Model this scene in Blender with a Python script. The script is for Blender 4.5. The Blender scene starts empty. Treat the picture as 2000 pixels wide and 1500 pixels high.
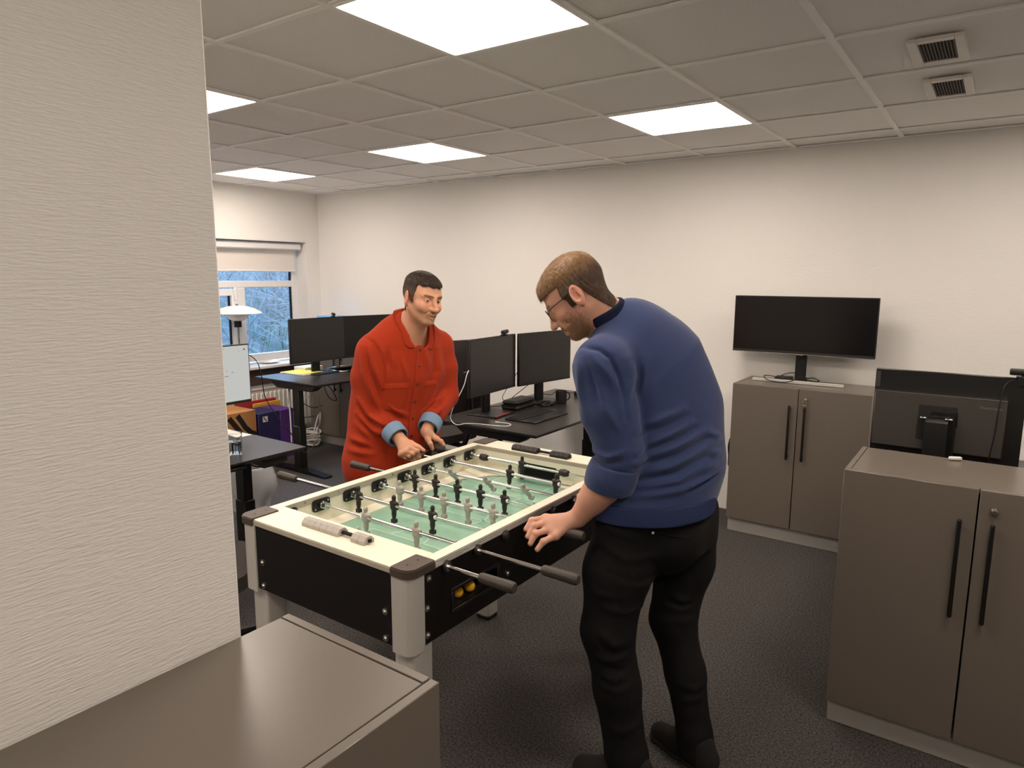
import bpy, bmesh, math, random
import numpy as np
from mathutils import Matrix, Vector, noise

random.seed(7); np.random.seed(7)
SC = bpy.context.scene
COL = SC.collection
PI = math.pi

# ------------------------------------------------------------------ camera, world, light, exposure
def setup_camera():
    cd = bpy.data.cameras.new('camera'); cam = bpy.data.objects.new('camera', cd)
    COL.objects.link(cam); SC.camera = cam
    cd.sensor_width = 36.0; cd.lens = 36.0*1337.2/2000.0; cd.clip_start = 0.05; cd.clip_end = 200
    yaw, pitch, roll = -0.6163, -0.15784, 0.00374
    cy, sy, cp, sp = math.cos(yaw), math.sin(yaw), math.cos(pitch), math.sin(pitch)
    fwd = Vector((sy*cp, cy*cp, sp)); right = Vector((cy, -sy, 0)); up = right.cross(fwd)
    r2 = right*math.cos(roll)+up*math.sin(roll); u2 = up*math.cos(roll)-right*math.sin(roll)
    m = Matrix((r2, u2, -fwd)).transposed().to_4x4()
    m.translation = Vector((0, 0, 1.665)); cam.matrix_world = m
setup_camera()

W = bpy.data.worlds.new('dusk_sky'); SC.world = W; W.use_nodes = True
WN = W.node_tree.nodes['Background']
WN.inputs[0].default_value = (0.36, 0.61, 1.0, 1); WN.inputs[1].default_value = 28.0
PANEL_STRENGTH = 19.5
PANEL_COLOR = (1.0, 0.86, 0.74, 1)
VS = SC.view_settings
SC.display_settings.display_device = 'sRGB'
VS.view_transform = 'Standard'; VS.look = 'None'; VS.gamma = 1.0; VS.use_curve_mapping = False
VS.exposure = 0.0
SC.cycles.use_denoising = True
SC.cycles.max_bounces = 12; SC.cycles.diffuse_bounces = 8; SC.cycles.glossy_bounces = 4
SC.cycles.transmission_bounces = 6; SC.cycles.transparent_max_bounces = 12
SC.cycles.caustics_reflective = False; SC.cycles.caustics_refractive = False
SC.cycles.sample_clamp_indirect = 20.0

# ------------------------------------------------------------------ materials
def lin(c):
    return tuple(((v/255)/12.92 if v/255 <= .04045 else ((v/255+.055)/1.055)**2.4) for v in c)

def mat(name, rgb, rough=.5, metal=0.0, noise_amt=0.0, noise_scale=40, bump=0.0, bump_scale=200, stretch=(1,1,1),
        coat=0.0, sheen=0.0, spec=.5, attr=None, sss=0.0, trans=0.0, ior=1.45, emit=None, estr=0.0, alpha=1.0, rough_var=0.0, bdist=.002):
    m = bpy.data.materials.new(name); m.use_nodes = True
    nt = m.node_tree; b = nt.nodes['Principled BSDF']; L = nt.links
    c = lin(rgb)
    b.inputs['Base Color'].default_value = (*c, 1)
    b.inputs['Roughness'].default_value = rough; b.inputs['Metallic'].default_value = metal
    b.inputs['Specular IOR Level'].default_value = spec
    b.inputs['Coat Weight'].default_value = coat; b.inputs['Sheen Weight'].default_value = sheen
    b.inputs['IOR'].default_value = ior; b.inputs['Transmission Weight'].default_value = trans
    b.inputs['Alpha'].default_value = alpha
    if emit:
        b.inputs['Emission Color'].default_value = (*emit[:3], 1); b.inputs['Emission Strength'].default_value = estr
    if sss:
        b.inputs['Subsurface Weight'].default_value = sss
        b.inputs['Subsurface Radius'].default_value = (.012, .005, .003)
        b.inputs['Subsurface Scale'].default_value = 1.0
    tc = mp = None
    if noise_amt or bump or rough_var:
        tc = nt.nodes.new('ShaderNodeTexCoord'); mp = nt.nodes.new('ShaderNodeMapping')
        mp.inputs['Scale'].default_value = stretch
        L.new(tc.outputs['Object'], mp.inputs['Vector'])
    src = None
    if attr:
        a = nt.nodes.new('ShaderNodeAttribute'); a.attribute_name = attr; src = a.outputs['Color']
    if noise_amt:
        n = nt.nodes.new('ShaderNodeTexNoise'); n.inputs['Scale'].default_value = noise_scale; n.inputs['Detail'].default_value = 4
        L.new(mp.outputs[0], n.inputs['Vector'])
        mr = nt.nodes.new('ShaderNodeMapRange')
        mr.inputs['From Min'].default_value = .3; mr.inputs['From Max'].default_value = .7
        mr.inputs['To Min'].default_value = 1-noise_amt; mr.inputs['To Max'].default_value = 1+noise_amt
        L.new(n.outputs['Fac'], mr.inputs['Value'])
        vm = nt.nodes.new('ShaderNodeVectorMath'); vm.operation = 'SCALE'
        if src: L.new(src, vm.inputs[0])
        else: vm.inputs[0].default_value = c
        L.new(mr.outputs[0], vm.inputs['Scale']); src = vm.outputs[0]
    if src: L.new(src, b.inputs['Base Color'])
    if rough_var:
        n3 = nt.nodes.new('ShaderNodeTexNoise'); n3.inputs['Scale'].default_value = 6
        L.new(mp.outputs[0], n3.inputs['Vector'])
        m3 = nt.nodes.new('ShaderNodeMapRange'); m3.inputs['To Min'].default_value = rough-rough_var; m3.inputs['To Max'].default_value = rough+rough_var
        L.new(n3.outputs['Fac'], m3.inputs['Value']); L.new(m3.outputs[0], b.inputs['Roughness'])
    if bump:
        n2 = nt.nodes.new('ShaderNodeTexNoise'); n2.inputs['Scale'].default_value = bump_scale; n2.inputs['Detail'].default_value = 3
        L.new(mp.outputs[0], n2.inputs['Vector'])
        bp = nt.nodes.new('ShaderNodeBump'); bp.inputs['Strength'].default_value = bump; bp.inputs['Distance'].default_value = bdist
        L.new(n2.outputs['Fac'], bp.inputs['Height']); L.new(bp.outputs[0], b.inputs['Normal'])
    return m

M = {}
M['wall'] = mat('woven_wallpaper', (231,229,225), .85, bump=.7, bump_scale=1, stretch=(38,38,300), spec=.25, bdist=.003)
M['wall_far'] = mat('woven_wallpaper_far', (231,229,225), .85, bump=.3, bump_scale=1, stretch=(38,38,300), spec=.25, bdist=.003)
M['paint'] = mat('white_paint', (232,228,222), .5)
M['tile'] = mat('ceiling_tile', (244,242,240), .95, noise_amt=.05, noise_scale=180, bump=.25, bump_scale=350, spec=.1)
M['grid'] = mat('ceiling_grid', (252,251,249), .6)
M['carpet'] = mat('charcoal_carpet', (78,75,73), .98, noise_amt=.6, noise_scale=125, bump=.9, bump_scale=230, spec=.08, bdist=.006)
M['laminate'] = mat('taupe_laminate', (104,96,87), .30, noise_amt=.03, noise_scale=300, bump=.04, bump_scale=500, spec=.85)
M['laminate_edge'] = mat('taupe_edge', (150,141,128), .45)
M['plinth'] = mat('plinth_grey', (164,160,155), .45, metal=0)
M['black_metal'] = mat('black_metal', (14,13,13), .45, spec=.4)
M['desk_top'] = mat('desk_linoleum', (50,47,46), .33, noise_amt=.04, noise_scale=250, spec=.6)
M['desk_edge'] = mat('desk_edge', (20,18,17), .5)
M['plastic'] = mat('black_plastic', (22,21,21), .42)
M['plastic_soft'] = mat('soft_black_plastic', (30,28,27), .6)
M['screen'] = mat('screen_off', (30,27,26), .28, spec=.5)
M['screen_dark'] = mat('screen_off_dark', (14,11,11), .22, spec=.45)
M['grey_plastic'] = mat('grey_plastic', (66,62,58), .5, noise_amt=.03, noise_scale=400)
M['vent_mesh'] = mat('vent_mesh', (70,62,54), .6)
M['chrome'] = mat('chrome', (215,213,210), .12, metal=1)
M['steel'] = mat('steel', (190,186,180), .25, metal=1)
M['alu'] = mat('brushed_aluminium', (200,197,191), .38, metal=.35, noise_amt=.05, noise_scale=1, stretch=(400,400,4))
M['cream'] = mat('cream_board', (226,220,200), .38, noise_amt=.03, noise_scale=1, stretch=(20,90,20), spec=.4)
M['cream_edge'] = mat('cream_edge', (165,158,142), .5)
M['black_board'] = mat('black_board', (17,14,14), .45, noise_amt=.1, noise_scale=200, spec=.35)
M['corner'] = mat('corner_brown', (72,62,56), .45)
M['field'] = mat('green_field', (140,182,160), .12, noise_amt=.03, noise_scale=8, spec=.55)
M['field_line'] = mat('field_line', (178,208,188), .14)
M['goal_dark'] = mat('goal_dark', (6,5,5), .8)
M['fig_grey'] = mat('grey_figure', (168,163,155), .5)
M['fig_black'] = mat('black_figure', (34,29,27), .45)
M['rubber'] = mat('grip_rubber', (62,56,50), .5, bump=.15, bump_scale=300)
M['yellow'] = mat('ball_yellow', (235,180,40), .5)
M['red_plastic'] = mat('red_plastic', (205,40,35), .5)
M['white_plastic'] = mat('white_plastic', (232,230,226), .4)
M['frame_white'] = mat('window_frame', (226,226,226), .4)
M['blind'] = mat('blind_fabric', (222,216,210), .9, noise_amt=.03, noise_scale=600)
M['radiator'] = mat('radiator_white', (222,218,210), .45)
M['board_dark'] = mat('apron_board', (92,78,70), .6)
M['chair_fabric'] = mat('chair_fabric', (52,47,44), .95, noise_amt=.15, noise_scale=300, bump=.3, bump_scale=600)
M['chair_grey'] = mat('chair_armrest', (120,112,106), .6)
M['cardboard'] = mat('cardboard', (176,124,72), .85, noise_amt=.06, noise_scale=60)
M['ink'] = mat('black_ink', (20,16,15), .7)
M['purple_dark'] = mat('indigo_card', (38,34,84), .5)
M['purple'] = mat('purple_card', (88,44,130), .5)
M['red_card'] = mat('red_card', (170,40,44), .6)
M['yellow_card'] = mat('yellow_card', (226,176,60), .6)
M['paper_yellow'] = mat('yellow_paper', (232,226,96), .7)
M['paper'] = mat('white_paper', (235,232,224), .7)
M['blue_card'] = mat('blue_card', (120,170,225), .5)
M['bin'] = mat('bin_grey', (120,118,118), .5)
M['enamel'] = mat('lamp_enamel', (238,236,228), .3)
M['brass'] = mat('lock_nickel', (200,192,176), .2, metal=1)
M['skin'] = mat('skin', (205,150,122), .5, attr='Col', sss=.12, bump=.12, bump_scale=260, spec=.4)
M['eye'] = mat('eyeball', (225,218,208), .15, attr='Col')
M['teeth'] = mat('teeth', (225,212,190), .3)
M['hair_dark'] = mat('dark_hair', (44,32,25), .55, noise_amt=.3, noise_scale=120, spec=.3, attr='Col')
M['hair_brown'] = mat('light_brown_hair', (112,84,58), .55, noise_amt=.3, noise_scale=90, spec=.35, attr='Col')
M['beard'] = mat('beard_brown', (140,104,74), .65, noise_amt=.3, noise_scale=200)
M['shirt'] = mat('rust_corduroy', (158,50,24), .9, noise_amt=.1, noise_scale=25, bump=.25, bump_scale=1, stretch=(420,420,60), sheen=.05, spec=.15)
M['shirt_button'] = mat('brown_button', (92,44,30), .4)
M['denim'] = mat('denim_cuff', (112,140,166), .85, noise_amt=.1, noise_scale=300, bump=.2, bump_scale=500)
M['sweater'] = mat('navy_knit', (50,62,98), .92, noise_amt=.08, noise_scale=30, bump=.2, bump_scale=1, stretch=(500,500,200), sheen=.15, spec=.2)
M['sweater_rib'] = mat('navy_rib', (42,52,84), .92, bump=.6, bump_scale=1, stretch=(260,260,14), spec=.15)
M['collar_rib'] = mat('navy_collar', (26,32,54), .92, bump=.6, bump_scale=1, stretch=(260,260,14), spec=.15)
M['trousers'] = mat('black_cotton', (16,15,16), .85, noise_amt=.15, noise_scale=40, bump=.15, bump_scale=700, spec=.25)
M['shoe'] = mat('black_suede', (20,17,15), .9, bump=.2, bump_scale=400)
M['sole'] = mat('black_sole', (26,24,22), .7)
M['glasses'] = mat('glasses_frame', (40,20,18), .3)
M['twig'] = mat('grey_twig', (62,62,61), .9)
M['trunk'] = mat('bare_bark', (42,41,40), .9, noise_amt=.2, noise_scale=20)
M['bank'] = mat('bank_soil', (40,43,44), .95, noise_amt=.5, noise_scale=3)
M['grass'] = mat('bank_grass', (36,58,30), .95, noise_amt=.35, noise_scale=6)
M['lawn'] = M['grass']

def emat(name, color, strength):
    m = bpy.data.materials.new(name); m.use_nodes = True; nt = m.node_tree
    nt.nodes.remove(nt.nodes['Principled BSDF'])
    e = nt.nodes.new('ShaderNodeEmission'); e.inputs[0].default_value = color; e.inputs[1].default_value = strength
    nt.links.new(e.outputs[0], nt.nodes['Material Output'].inputs[0]); return m
M['panel'] = emat('panel_diffuser', PANEL_COLOR, PANEL_STRENGTH)
M['lit_screen'] = emat('lit_document', (.86,.86,.82,1), .62)
M['lit_text'] = emat('document_text', (.25,.25,.25,1), .35)

def glass_mat(name, tint=(1,1,1), refl_rough=0.0):
    m = bpy.data.materials.new(name); m.use_nodes = True; nt = m.node_tree
    nt.nodes.remove(nt.nodes['Principled BSDF'])
    t = nt.nodes.new('ShaderNodeBsdfTransparent'); t.inputs[0].default_value = (*tint, 1)
    g = nt.nodes.new('ShaderNodeBsdfGlossy'); g.inputs['Roughness'].default_value = refl_rough
    f = nt.nodes.new('ShaderNodeFresnel'); f.inputs[0].default_value = 1.45
    x = nt.nodes.new('ShaderNodeMixShader')
    nt.links.new(f.outputs[0], x.inputs[0]); nt.links.new(t.outputs[0], x.inputs[1]); nt.links.new(g.outputs[0], x.inputs[2])
    nt.links.new(x.outputs[0], nt.nodes['Material Output'].inputs[0]); return m
M['pane'] = glass_mat('window_glass', (.97,.98,.98))
M['lens'] = glass_mat('spectacle_lens', (.96,.96,.96))
M['tumbler'] = mat('tumbler_glass', (245,248,248), .02, trans=1.0, ior=1.3)
M['water'] = mat('water', (240,246,250), .0, trans=1.0, ior=1.33)
M['bag'] = mat('plastic_bag', (225,228,232), .25, alpha=.38, spec=.8)

# ------------------------------------------------------------------ mesh builder
class MB:
    def __init__(s): s.v = []; s.f = []
    def add(s, vs, fs, T=None):
        o = len(s.v)
        for p in vs: s.v.append(tuple(T @ Vector(p)) if T is not None else tuple(p))
        for f in fs: s.f.append(tuple(i+o for i in f))
        return s
    def box(s, x0, x1, y0, y1, z0, z1, bev=0.0, T=None):
        if x0 > x1: x0, x1 = x1, x0
        if y0 > y1: y0, y1 = y1, y0
        if z0 > z1: z0, z1 = z1, z0
        c = ((x0+x1)/2, (y0+y1)/2, (z0+z1)/2); h = ((x1-x0)/2, (y1-y0)/2, (z1-z0)/2)
        b = min(bev, min(h)*.9)
        if b <= 0:
            vs = [(c[0]+sx*h[0], c[1]+sy*h[1], c[2]+sz*h[2]) for sx in (-1,1) for sy in (-1,1) for sz in (-1,1)]
            fs = [(0,1,3,2),(4,6,7,5),(0,4,5,1),(2,3,7,6),(0,2,6,4),(1,5,7,3)]
            return s.add(vs, fs, T)
        vs = []; idx = {}
        for sx in (-1,1):
            for sy in (-1,1):
                for sz in (-1,1):
                    for a in range(3):
                        p = [sx*(h[0]-b), sy*(h[1]-b), sz*(h[2]-b)]
                        p[a] = (sx,sy,sz)[a]*h[a]
                        idx[(sx,sy,sz,a)] = len(vs); vs.append((c[0]+p[0], c[1]+p[1], c[2]+p[2]))
        fs = []
        def quad(l, nrm):
            P = [Vector(vs[i]) for i in l]
            n = (P[1]-P[0]).cross(P[2]-P[0])
            fs.append(tuple(l) if n.dot(Vector(nrm)) > 0 else tuple(reversed(l)))
        for a in range(3):
            u, w = [(1,2),(0,2),(0,1)][a]
            for sg in (-1,1):
                l = []
                for su, sw in ((-1,-1),(1,-1),(1,1),(-1,1)):
                    k = [0,0,0]; k[a] = sg; k[u] = su; k[w] = sw; l.append(idx[(*k, a)])
                n = [0,0,0]; n[a] = sg; quad(l, n)
        for a in range(3):
            u, w = [(1,2),(0,2),(0,1)][a]
            for su in (-1,1):
                for sw in (-1,1):
                    k0 = [0,0,0]; k0[a] = -1; k0[u] = su; k0[w] = sw; k1 = list(k0); k1[a] = 1
                    n = [0,0,0]; n[u] = su; n[w] = sw
                    quad([idx[(*k0,u)], idx[(*k1,u)], idx[(*k1,w)], idx[(*k0,w)]], n)
        for sx in (-1,1):
            for sy in (-1,1):
                for sz in (-1,1): quad([idx[(sx,sy,sz,a)] for a in range(3)], (sx,sy,sz))
        return s.add(vs, fs, T)
    def cyl(s, p0, p1, r0, r1=None, n=16, caps=True):
        r1 = r0 if r1 is None else r1
        return s.tube([p0, p1], [r0, r1], n, caps)
    def tube(s, pts, r, n=8, caps=True, closed=False):
        pts = [Vector(p) for p in pts]; m = len(pts)
        rs = r if isinstance(r, (list, tuple)) else [r]*m
        d0 = (pts[1]-pts[0]).normalized()
        ref = Vector((0,0,1)) if abs(d0.z) < .9 else Vector((1,0,0))
        u = d0.cross(ref).normalized(); vs = []
        for i in range(m):
            if closed: d = pts[(i+1) % m]-pts[i-1]
            elif i == 0: d = pts[1]-pts[0]
            elif i == m-1: d = pts[-1]-pts[-2]
            else: d = pts[i+1]-pts[i-1]
            d = d.normalized(); u = (u-d*u.dot(d)).normalized(); w = d.cross(u)
            for k in range(n):
                a = 2*PI*k/n; vs.append(pts[i]+(u*math.cos(a)+w*math.sin(a))*rs[i])
        fs = []
        for i in range(m if closed else m-1):
            j = (i+1) % m
            for k in range(n):
                k2 = (k+1) % n; fs.append((i*n+k, i*n+k2, j*n+k2, j*n+k))
        if caps and not closed:
            fs.append(tuple(reversed(range(n)))); fs.append(tuple(range((m-1)*n, m*n)))
        return s.add(vs, fs)
    def lathe(s, prof, c=(0,0,0), n=24, axis='z', T=None):
        vs = []; m = len(prof)
        for (r, h) in prof:
            for k in range(n):
                a = 2*PI*k/n; x, y = r*math.cos(a), r*math.sin(a)
                p = (x,y,h) if axis == 'z' else ((h,x,y) if axis == 'x' else (y,h,x))
                vs.append((p[0]+c[0], p[1]+c[1], p[2]+c[2]))
        fs = []
        for i in range(m-1):
            for k in range(n):
                k2 = (k+1) % n; fs.append((i*n+k, i*n+k2, (i+1)*n+k2, (i+1)*n+k))
        if prof[0][0] > 1e-5: fs.append(tuple(reversed(range(n))))
        if prof[-1][0] > 1e-5: fs.append(tuple(range((m-1)*n, m*n)))
        return s.add(vs, fs, T)
    def prism(s, poly, a0, a1, axis='z', T=None):
        n = len(poly); vs = []
        for h in (a0, a1):
            for (x, y) in poly:
                vs.append((x,y,h) if axis == 'z' else ((h,x,y) if axis == 'x' else (x,h,y)))
        fs = [tuple(reversed(range(n))), tuple(range(n, 2*n))]
        for i in range(n):
            j = (i+1) % n; fs.append((i, j, n+j, n+i))
        return s.add(vs, fs, T)
    def quad(s, a, b, c, d): return s.add([a,b,c,d], [(0,1,2,3)])

def mesh_from(name, v, f, m, sharp=40, off=(0,0,0), fixn=True):
    me = bpy.data.meshes.new(name)
    me.from_pydata([(p[0]-off[0], p[1]-off[1], p[2]-off[2]) for p in v], [], f)
    if fixn:
        bm = bmesh.new(); bm.from_mesh(me); bmesh.ops.recalc_face_normals(bm, faces=bm.faces); bm.to_mesh(me); bm.free()
    me.materials.append(m)
    me.polygons.foreach_set('use_smooth', [True]*len(me.polygons))
    me.set_sharp_from_angle(angle=math.radians(sharp))
    me.update(); return me

def link(name, me, parent=None, loc=None):
    o = bpy.data.objects.new(name, me); COL.objects.link(o)
    if parent is not None: o.parent = parent
    if loc is not None: o.location = loc
    return o
def root_loc(p):
    v = Vector((0,0,0))
    while p is not None: v += p.location; p = p.parent
    return v
def part(name, mb, m, parent, world=True, sharp=40, label=None, kind=None):
    """one mesh object under parent; world=True: builder coordinates are world coordinates"""
    off = root_loc(parent) if (world and parent is not None) else (0,0,0)
    o = link(name, mesh_from(name, mb.v, mb.f, M[m] if isinstance(m, str) else m, sharp, off), parent)
    if label: o['label'] = label
    if kind: o['kind'] = kind
    return o
def thing(name, label, cat, loc=(0,0,0), rotz=0.0, group=None):
    o = bpy.data.objects.new(name, None); COL.objects.link(o); o.location = loc; o.rotation_euler = (0,0,rotz)
    o.empty_display_size = .1
    o['label'] = label; o['category'] = cat
    if group: o['group'] = group
    return o
def solo(name, label, cat, mb, m, loc=(0,0,0), group=None, sharp=40, world=True):
    o = link(name, mesh_from(name, mb.v, mb.f, M[m], sharp, loc if world else (0,0,0)), None, loc)
    o['label'] = label; o['category'] = cat
    if group: o['group'] = group
    return o
def struct(name, mb, m, parent=None, sharp=40):
    o = part(name, mb, m, parent, True, sharp)
    if parent is None: o['kind'] = 'structure'
    return o
def dup(root, loc, rotz, label, group=None):
    r = root.copy(); COL.objects.link(r); r.location = loc; r.rotation_euler = (0,0,rotz); r['label'] = label
    if group: r['group'] = group
    for ch in list(root.children):
        c = ch.copy(); COL.objects.link(c); c.parent = r
        for g in ch.children:
            d = g.copy(); COL.objects.link(d); d.parent = c
    return r
def smooth_path(pts, n=6):
    P = [Vector(p) for p in pts]; out = []
    for i in range(len(P)-1):
        p0 = P[max(i-1,0)]; p1 = P[i]; p2 = P[i+1]; p3 = P[min(i+2,len(P)-1)]
        for k in range(n):
            t = k/n
            out.append(.5*((2*p1)+(p2-p0)*t+(2*p0-5*p1+4*p2-p3)*t*t+(3*p1-p0-3*p2+p3)*t**3))
    out.append(P[-1]); return out
# ------------------------------------------------------------------ the room
CE = 2.4775                      # ceiling height
XL, YB, XR = -5.86, 4.775, 2.6   # window wall, back wall, right wall
TX, TY, TS = -1.765, 1.51, 0.6   # ceiling grid origin and pitch

struct('floor', MB().box(XL-.2, XR, -2.0, YB, -.1, 0), 'carpet')
struct('wall_back', MB().box(XL-.3, XR+.1, YB, YB+.15, -.1, CE+.2), 'wall_far')
struct('wall_right', MB().box(XR, XR+.1, -2.1, YB, -.1, CE+.2), 'wall')
struct('wall_front', MB().box(XL-.3, XR+.1, -2.1, -2.0, -.1, CE+.2), 'wall')
struct('wall_near', MB().box(-1.235, -1.114, -2.0, .690, 0, CE, .004), 'wall')
# window wall around the opening y 2.4..4.61, z .80..1.985
wl = MB()
wl.box(XL-.3, XL, 4.61, YB, -.1, CE+.2); wl.box(XL-.3, XL, -2.1, 2.3, -.1, CE+.2)
wl.box(XL-.3, XL, 2.3, 4.61, 1.985, CE+.2); wl.box(XL-.3, XL, 2.3, 4.61, -.1, .79)
struct('wall_left', wl, 'wall_far')

# ceiling: slab, T-bar grid, one object per tile
ceil = struct('ceiling', MB().box(XL-.2, XR, -2.0, YB, CE+.06, CE+.12), 'tile')
grid = MB()
i0, i1, j0, j1 = -7, 8, -6, 6
for i in range(i0, i1):
    x = TX+TS*i
    if XL < x < XR: grid.box(x-.012, x+.012, -2.0, YB, CE-.002, CE+.006)
for j in range(j0, j1):
    y = TY+TS*j
    if -2 < y < YB: grid.box(XL, XR, y-.012, y+.012, CE-.0015, CE+.005)
part('ceiling_grid', grid, 'grid', ceil)
PANELS = {(a, b) for a in (-6, -3, 0, 3) for b in (-3, 0, 3)}
tile_cache = {}
for i in range(i0-1, i1):
    for j in range(j0, j1):
        xa, xb = max(TX+TS*i+.004, XL), min(TX+TS*(i+1)-.004, XR)
        ya, yb = max(TY+TS*j+.004, -2.0), min(TY+TS*(j+1)-.004, YB)
        if xb-xa < .03 or yb-ya < .03 or (i, j) in PANELS: continue
        key = (round(xb-xa, 3), round(yb-ya, 3))
        if key not in tile_cache:
            tile_cache[key] = mesh_from('ceiling_tile', *(lambda b: (b.v, b.f))(MB().box(-key[0]/2, key[0]/2, -key[1]/2, key[1]/2, 0, .015, .002)), M['tile'])
        o = link('ceiling_tile', tile_cache[key], ceil, ((xa+xb)/2, (ya+yb)/2, CE+.006+random.uniform(0, .002)))
# lit panels
PL = {(0,0): 'large square lit ceiling panel nearest the camera, above the football table',
      (0,3): 'square lit ceiling panel on the right, nearest the back wall',
      (-3,3): 'square lit ceiling panel in the middle distance above the man in red',
      (-3,0): 'lit ceiling panel cut off by the white wall edge at left',
      (-6,3): 'farthest lit ceiling panel, near the window wall'}
for (a, b) in sorted(PANELS):
    xa, ya = TX+TS*a, TY+TS*b
    if xa < XL-.01 or xa+TS > XR or ya < -2: continue
    lab = PL.get((a,b), 'square lit ceiling panel outside the picture, same as the others')
    t = thing('ceiling_light', lab, 'ceiling light', (xa+.3, ya+.3, CE), 0, 'square ceiling light panels')
    fr = MB()
    fr.box(xa+.003, xa+.017, ya+.003, ya+.597, CE-.004, CE+.03, .002); fr.box(xa+.583, xa+.597, ya+.003, ya+.597, CE-.004, CE+.03, .002)
    fr.box(xa+.017, xa+.583, ya+.003, ya+.017, CE-.004, CE+.03, .002); fr.box(xa+.017, xa+.583, ya+.583, ya+.597, CE-.004, CE+.03, .002)
    fr.box(xa+.003, xa+.597, ya+.003, ya+.597, CE+.03, CE+.04)
    part('frame', fr, 'grid', t)
    part('diffuser', MB().box(xa+.017, xa+.583, ya+.017, ya+.583, CE, CE+.006), 'panel', t)
# air vents
for lab, y0, y1 in (('ceiling air vent nearer the camera, white frame with dark grille', 2.86, 3.19), ('ceiling air vent nearer the back wall, white frame with dark grille', 3.45, 3.80)):
    x0, x1 = -.355, -.18
    t = thing('ceiling_vent', lab, 'vent', ((x0+x1)/2, (y0+y1)/2, CE))
    fr = MB(); w = .04
    fr.box(x0, x0+w*.8, y0, y1, CE-.014, CE-.002, .003); fr.box(x1-w*.8, x1, y0, y1, CE-.014, CE-.002, .003)
    fr.box(x0+w*.8, x1-w*.8, y0, y0+w, CE-.014, CE-.002, .003); fr.box(x0+w*.8, x1-w*.8, y1-w, y1, CE-.014, CE-.002, .003)
    part('frame', fr, 'paint', t)
    part('backing', MB().box(x0+.03, x1-.03, y0+w, y1-w, CE-.004, CE-.002), 'goal_dark', t)
    sl = MB()
    for k in range(11):
        xx = x0+.036+k*(x1-x0-.072)/10; sl.box(xx-.0018, xx+.0018, y0+w, y1-w, CE-.011, CE-.005)
    for k in range(22):
        yy = y0+w+(k+.5)*(y1-y0-2*w)/22; sl.box(x0+.032, x1-.032, yy-.0012, yy+.0012, CE-.010, CE-.006)
    part('grille', sl, 'vent_mesh', t)
tr = MB(); tr.box(XL, XR, YB-.018, YB, CE-.004, CE+.004); tr.box(XL, XL+.018, -2, YB-.018, CE-.004, CE+.004)
struct('trim_1', tr, 'grid')

# window, set back in the wall
win = bpy.data.objects.new('window_1', None); COL.objects.link(win); win.location = (-6.04, 3.45, .8); win['kind'] = 'structure'
def wpart(n, mb, m): return part(n, mb, m, win)
XF0, XF1 = -6.075, -6.015
f = MB()
f.box(XF0, XF1, 4.535, 4.61, .80, 1.985, .005); f.box(XF0, XF1, 2.3, 2.375, .80, 1.985, .005)
f.box(XF0, XF1, 2.375, 4.535, .80, .875, .005); f.box(XF0, XF1, 2.375, 4.535, 1.91, 1.985, .005)
f.box(XF0, XF1, 2.375, 4.535, 1.535, 1.60, .005); f.box(XF0, XF1, 3.90, 3.985, .875, 1.535, .005); f.box(XF0, XF1, 3.08, 3.16, .875, 1.535, .005)
wpart('window_frame', f, 'frame_white')
s_ = MB()   # opening casement in the middle light
s_.box(-6.06, -6.0, 3.83, 3.895, .89, 1.525, .004); s_.box(-6.06, -6.0, 3.165, 3.23, .89, 1.525, .004)
s_.box(-6.06, -6.0, 3.23, 3.83, .89, .955, .004); s_.box(-6.06, -6.0, 3.23, 3.83, 1.46, 1.525, .004)
wpart('casement', s_, 'frame_white')
bead = MB()
for (ya, yb, za, zb) in ((3.985, 4.535, .875, 1.535), (3.23, 3.83, .955, 1.46), (2.375, 3.08, .875, 1.535), (2.375, 4.535, 1.60, 1.91)):
    wpart('pane', MB().box(-6.05, -6.044, ya, yb, za, zb), 'pane')
    bead.box(-6.052, -6.03, yb-.014, yb-.002, za, zb)
wpart('gasket', bead, 'black_metal')
wpart('handle', MB().box(-5.995, -5.98, 3.85, 3.872, 1.42, 1.54, .004), 'white_plastic')
sl = MB().box(-6.015, -5.70, 2.22, 4.69, .765, .795, .006)
wpart('sill', sl, 'frame_white')
struct('trim_2', MB().box(XL, XL+.03, 2.22, 4.69, .60, .765, .004), 'board_dark')
t = thing('roller_blind', 'white roller blind pulled partly down over the window', 'blind', (-5.95, 3.45, 1.98))
part('cassette', MB().box(-5.99, -5.90, 2.33, 4.585, 1.905, 1.972, .012), 'frame_white', t)
part('fabric', MB().box(-5.975, -5.972, 2.36, 4.545, 1.70, 1.905), 'blind', t)
part('bottom_bar', MB().cyl((-5.9735, 2.36, 1.698), (-5.9735, 4.545, 1.698), .009, n=10), 'frame_white', t)

# outdoors behind the window: a rising bank with bare shrubs
NB = 40; vs = []; fs = []
for a in range(NB+1):
    for b in range(NB+1):
        d = a/NB; y = -8+22*b/NB; x = -7.6-14*d
        z = -.4+max(0, d-.06)*9.5+.35*noise.noise(Vector((x*.6, y*.6, 0)))*min(1, d*6)
        vs.append((x, y, z))
for a in range(NB):
    for b in range(NB): fs.append((a*(NB+1)+b, a*(NB+1)+b+1, (a+1)*(NB+1)+b+1, (a+1)*(NB+1)+b))
bank = MB(); bank.add(vs, fs); o = struct('ground_bank', bank, 'bank'); 
g = MB()
for k in range(5200):
    y = random.uniform(2, 11); x = -7.8-abs(random.gauss(0, 1.3))
    d = (-7.6-x)/14; z = -.4+max(0, d-.06)*9.5
    h = random.uniform(.12, .38); a = random.uniform(0, 6.28); w = .012
    g.add([(x-w*math.sin(a), y-w*math.cos(a), z-.1), (x+w*math.sin(a), y+w*math.cos(a), z-.1), (x+random.uniform(-.1,.1), y+random.uniform(-.1,.1), z+h)], [(0,1,2)])
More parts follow.
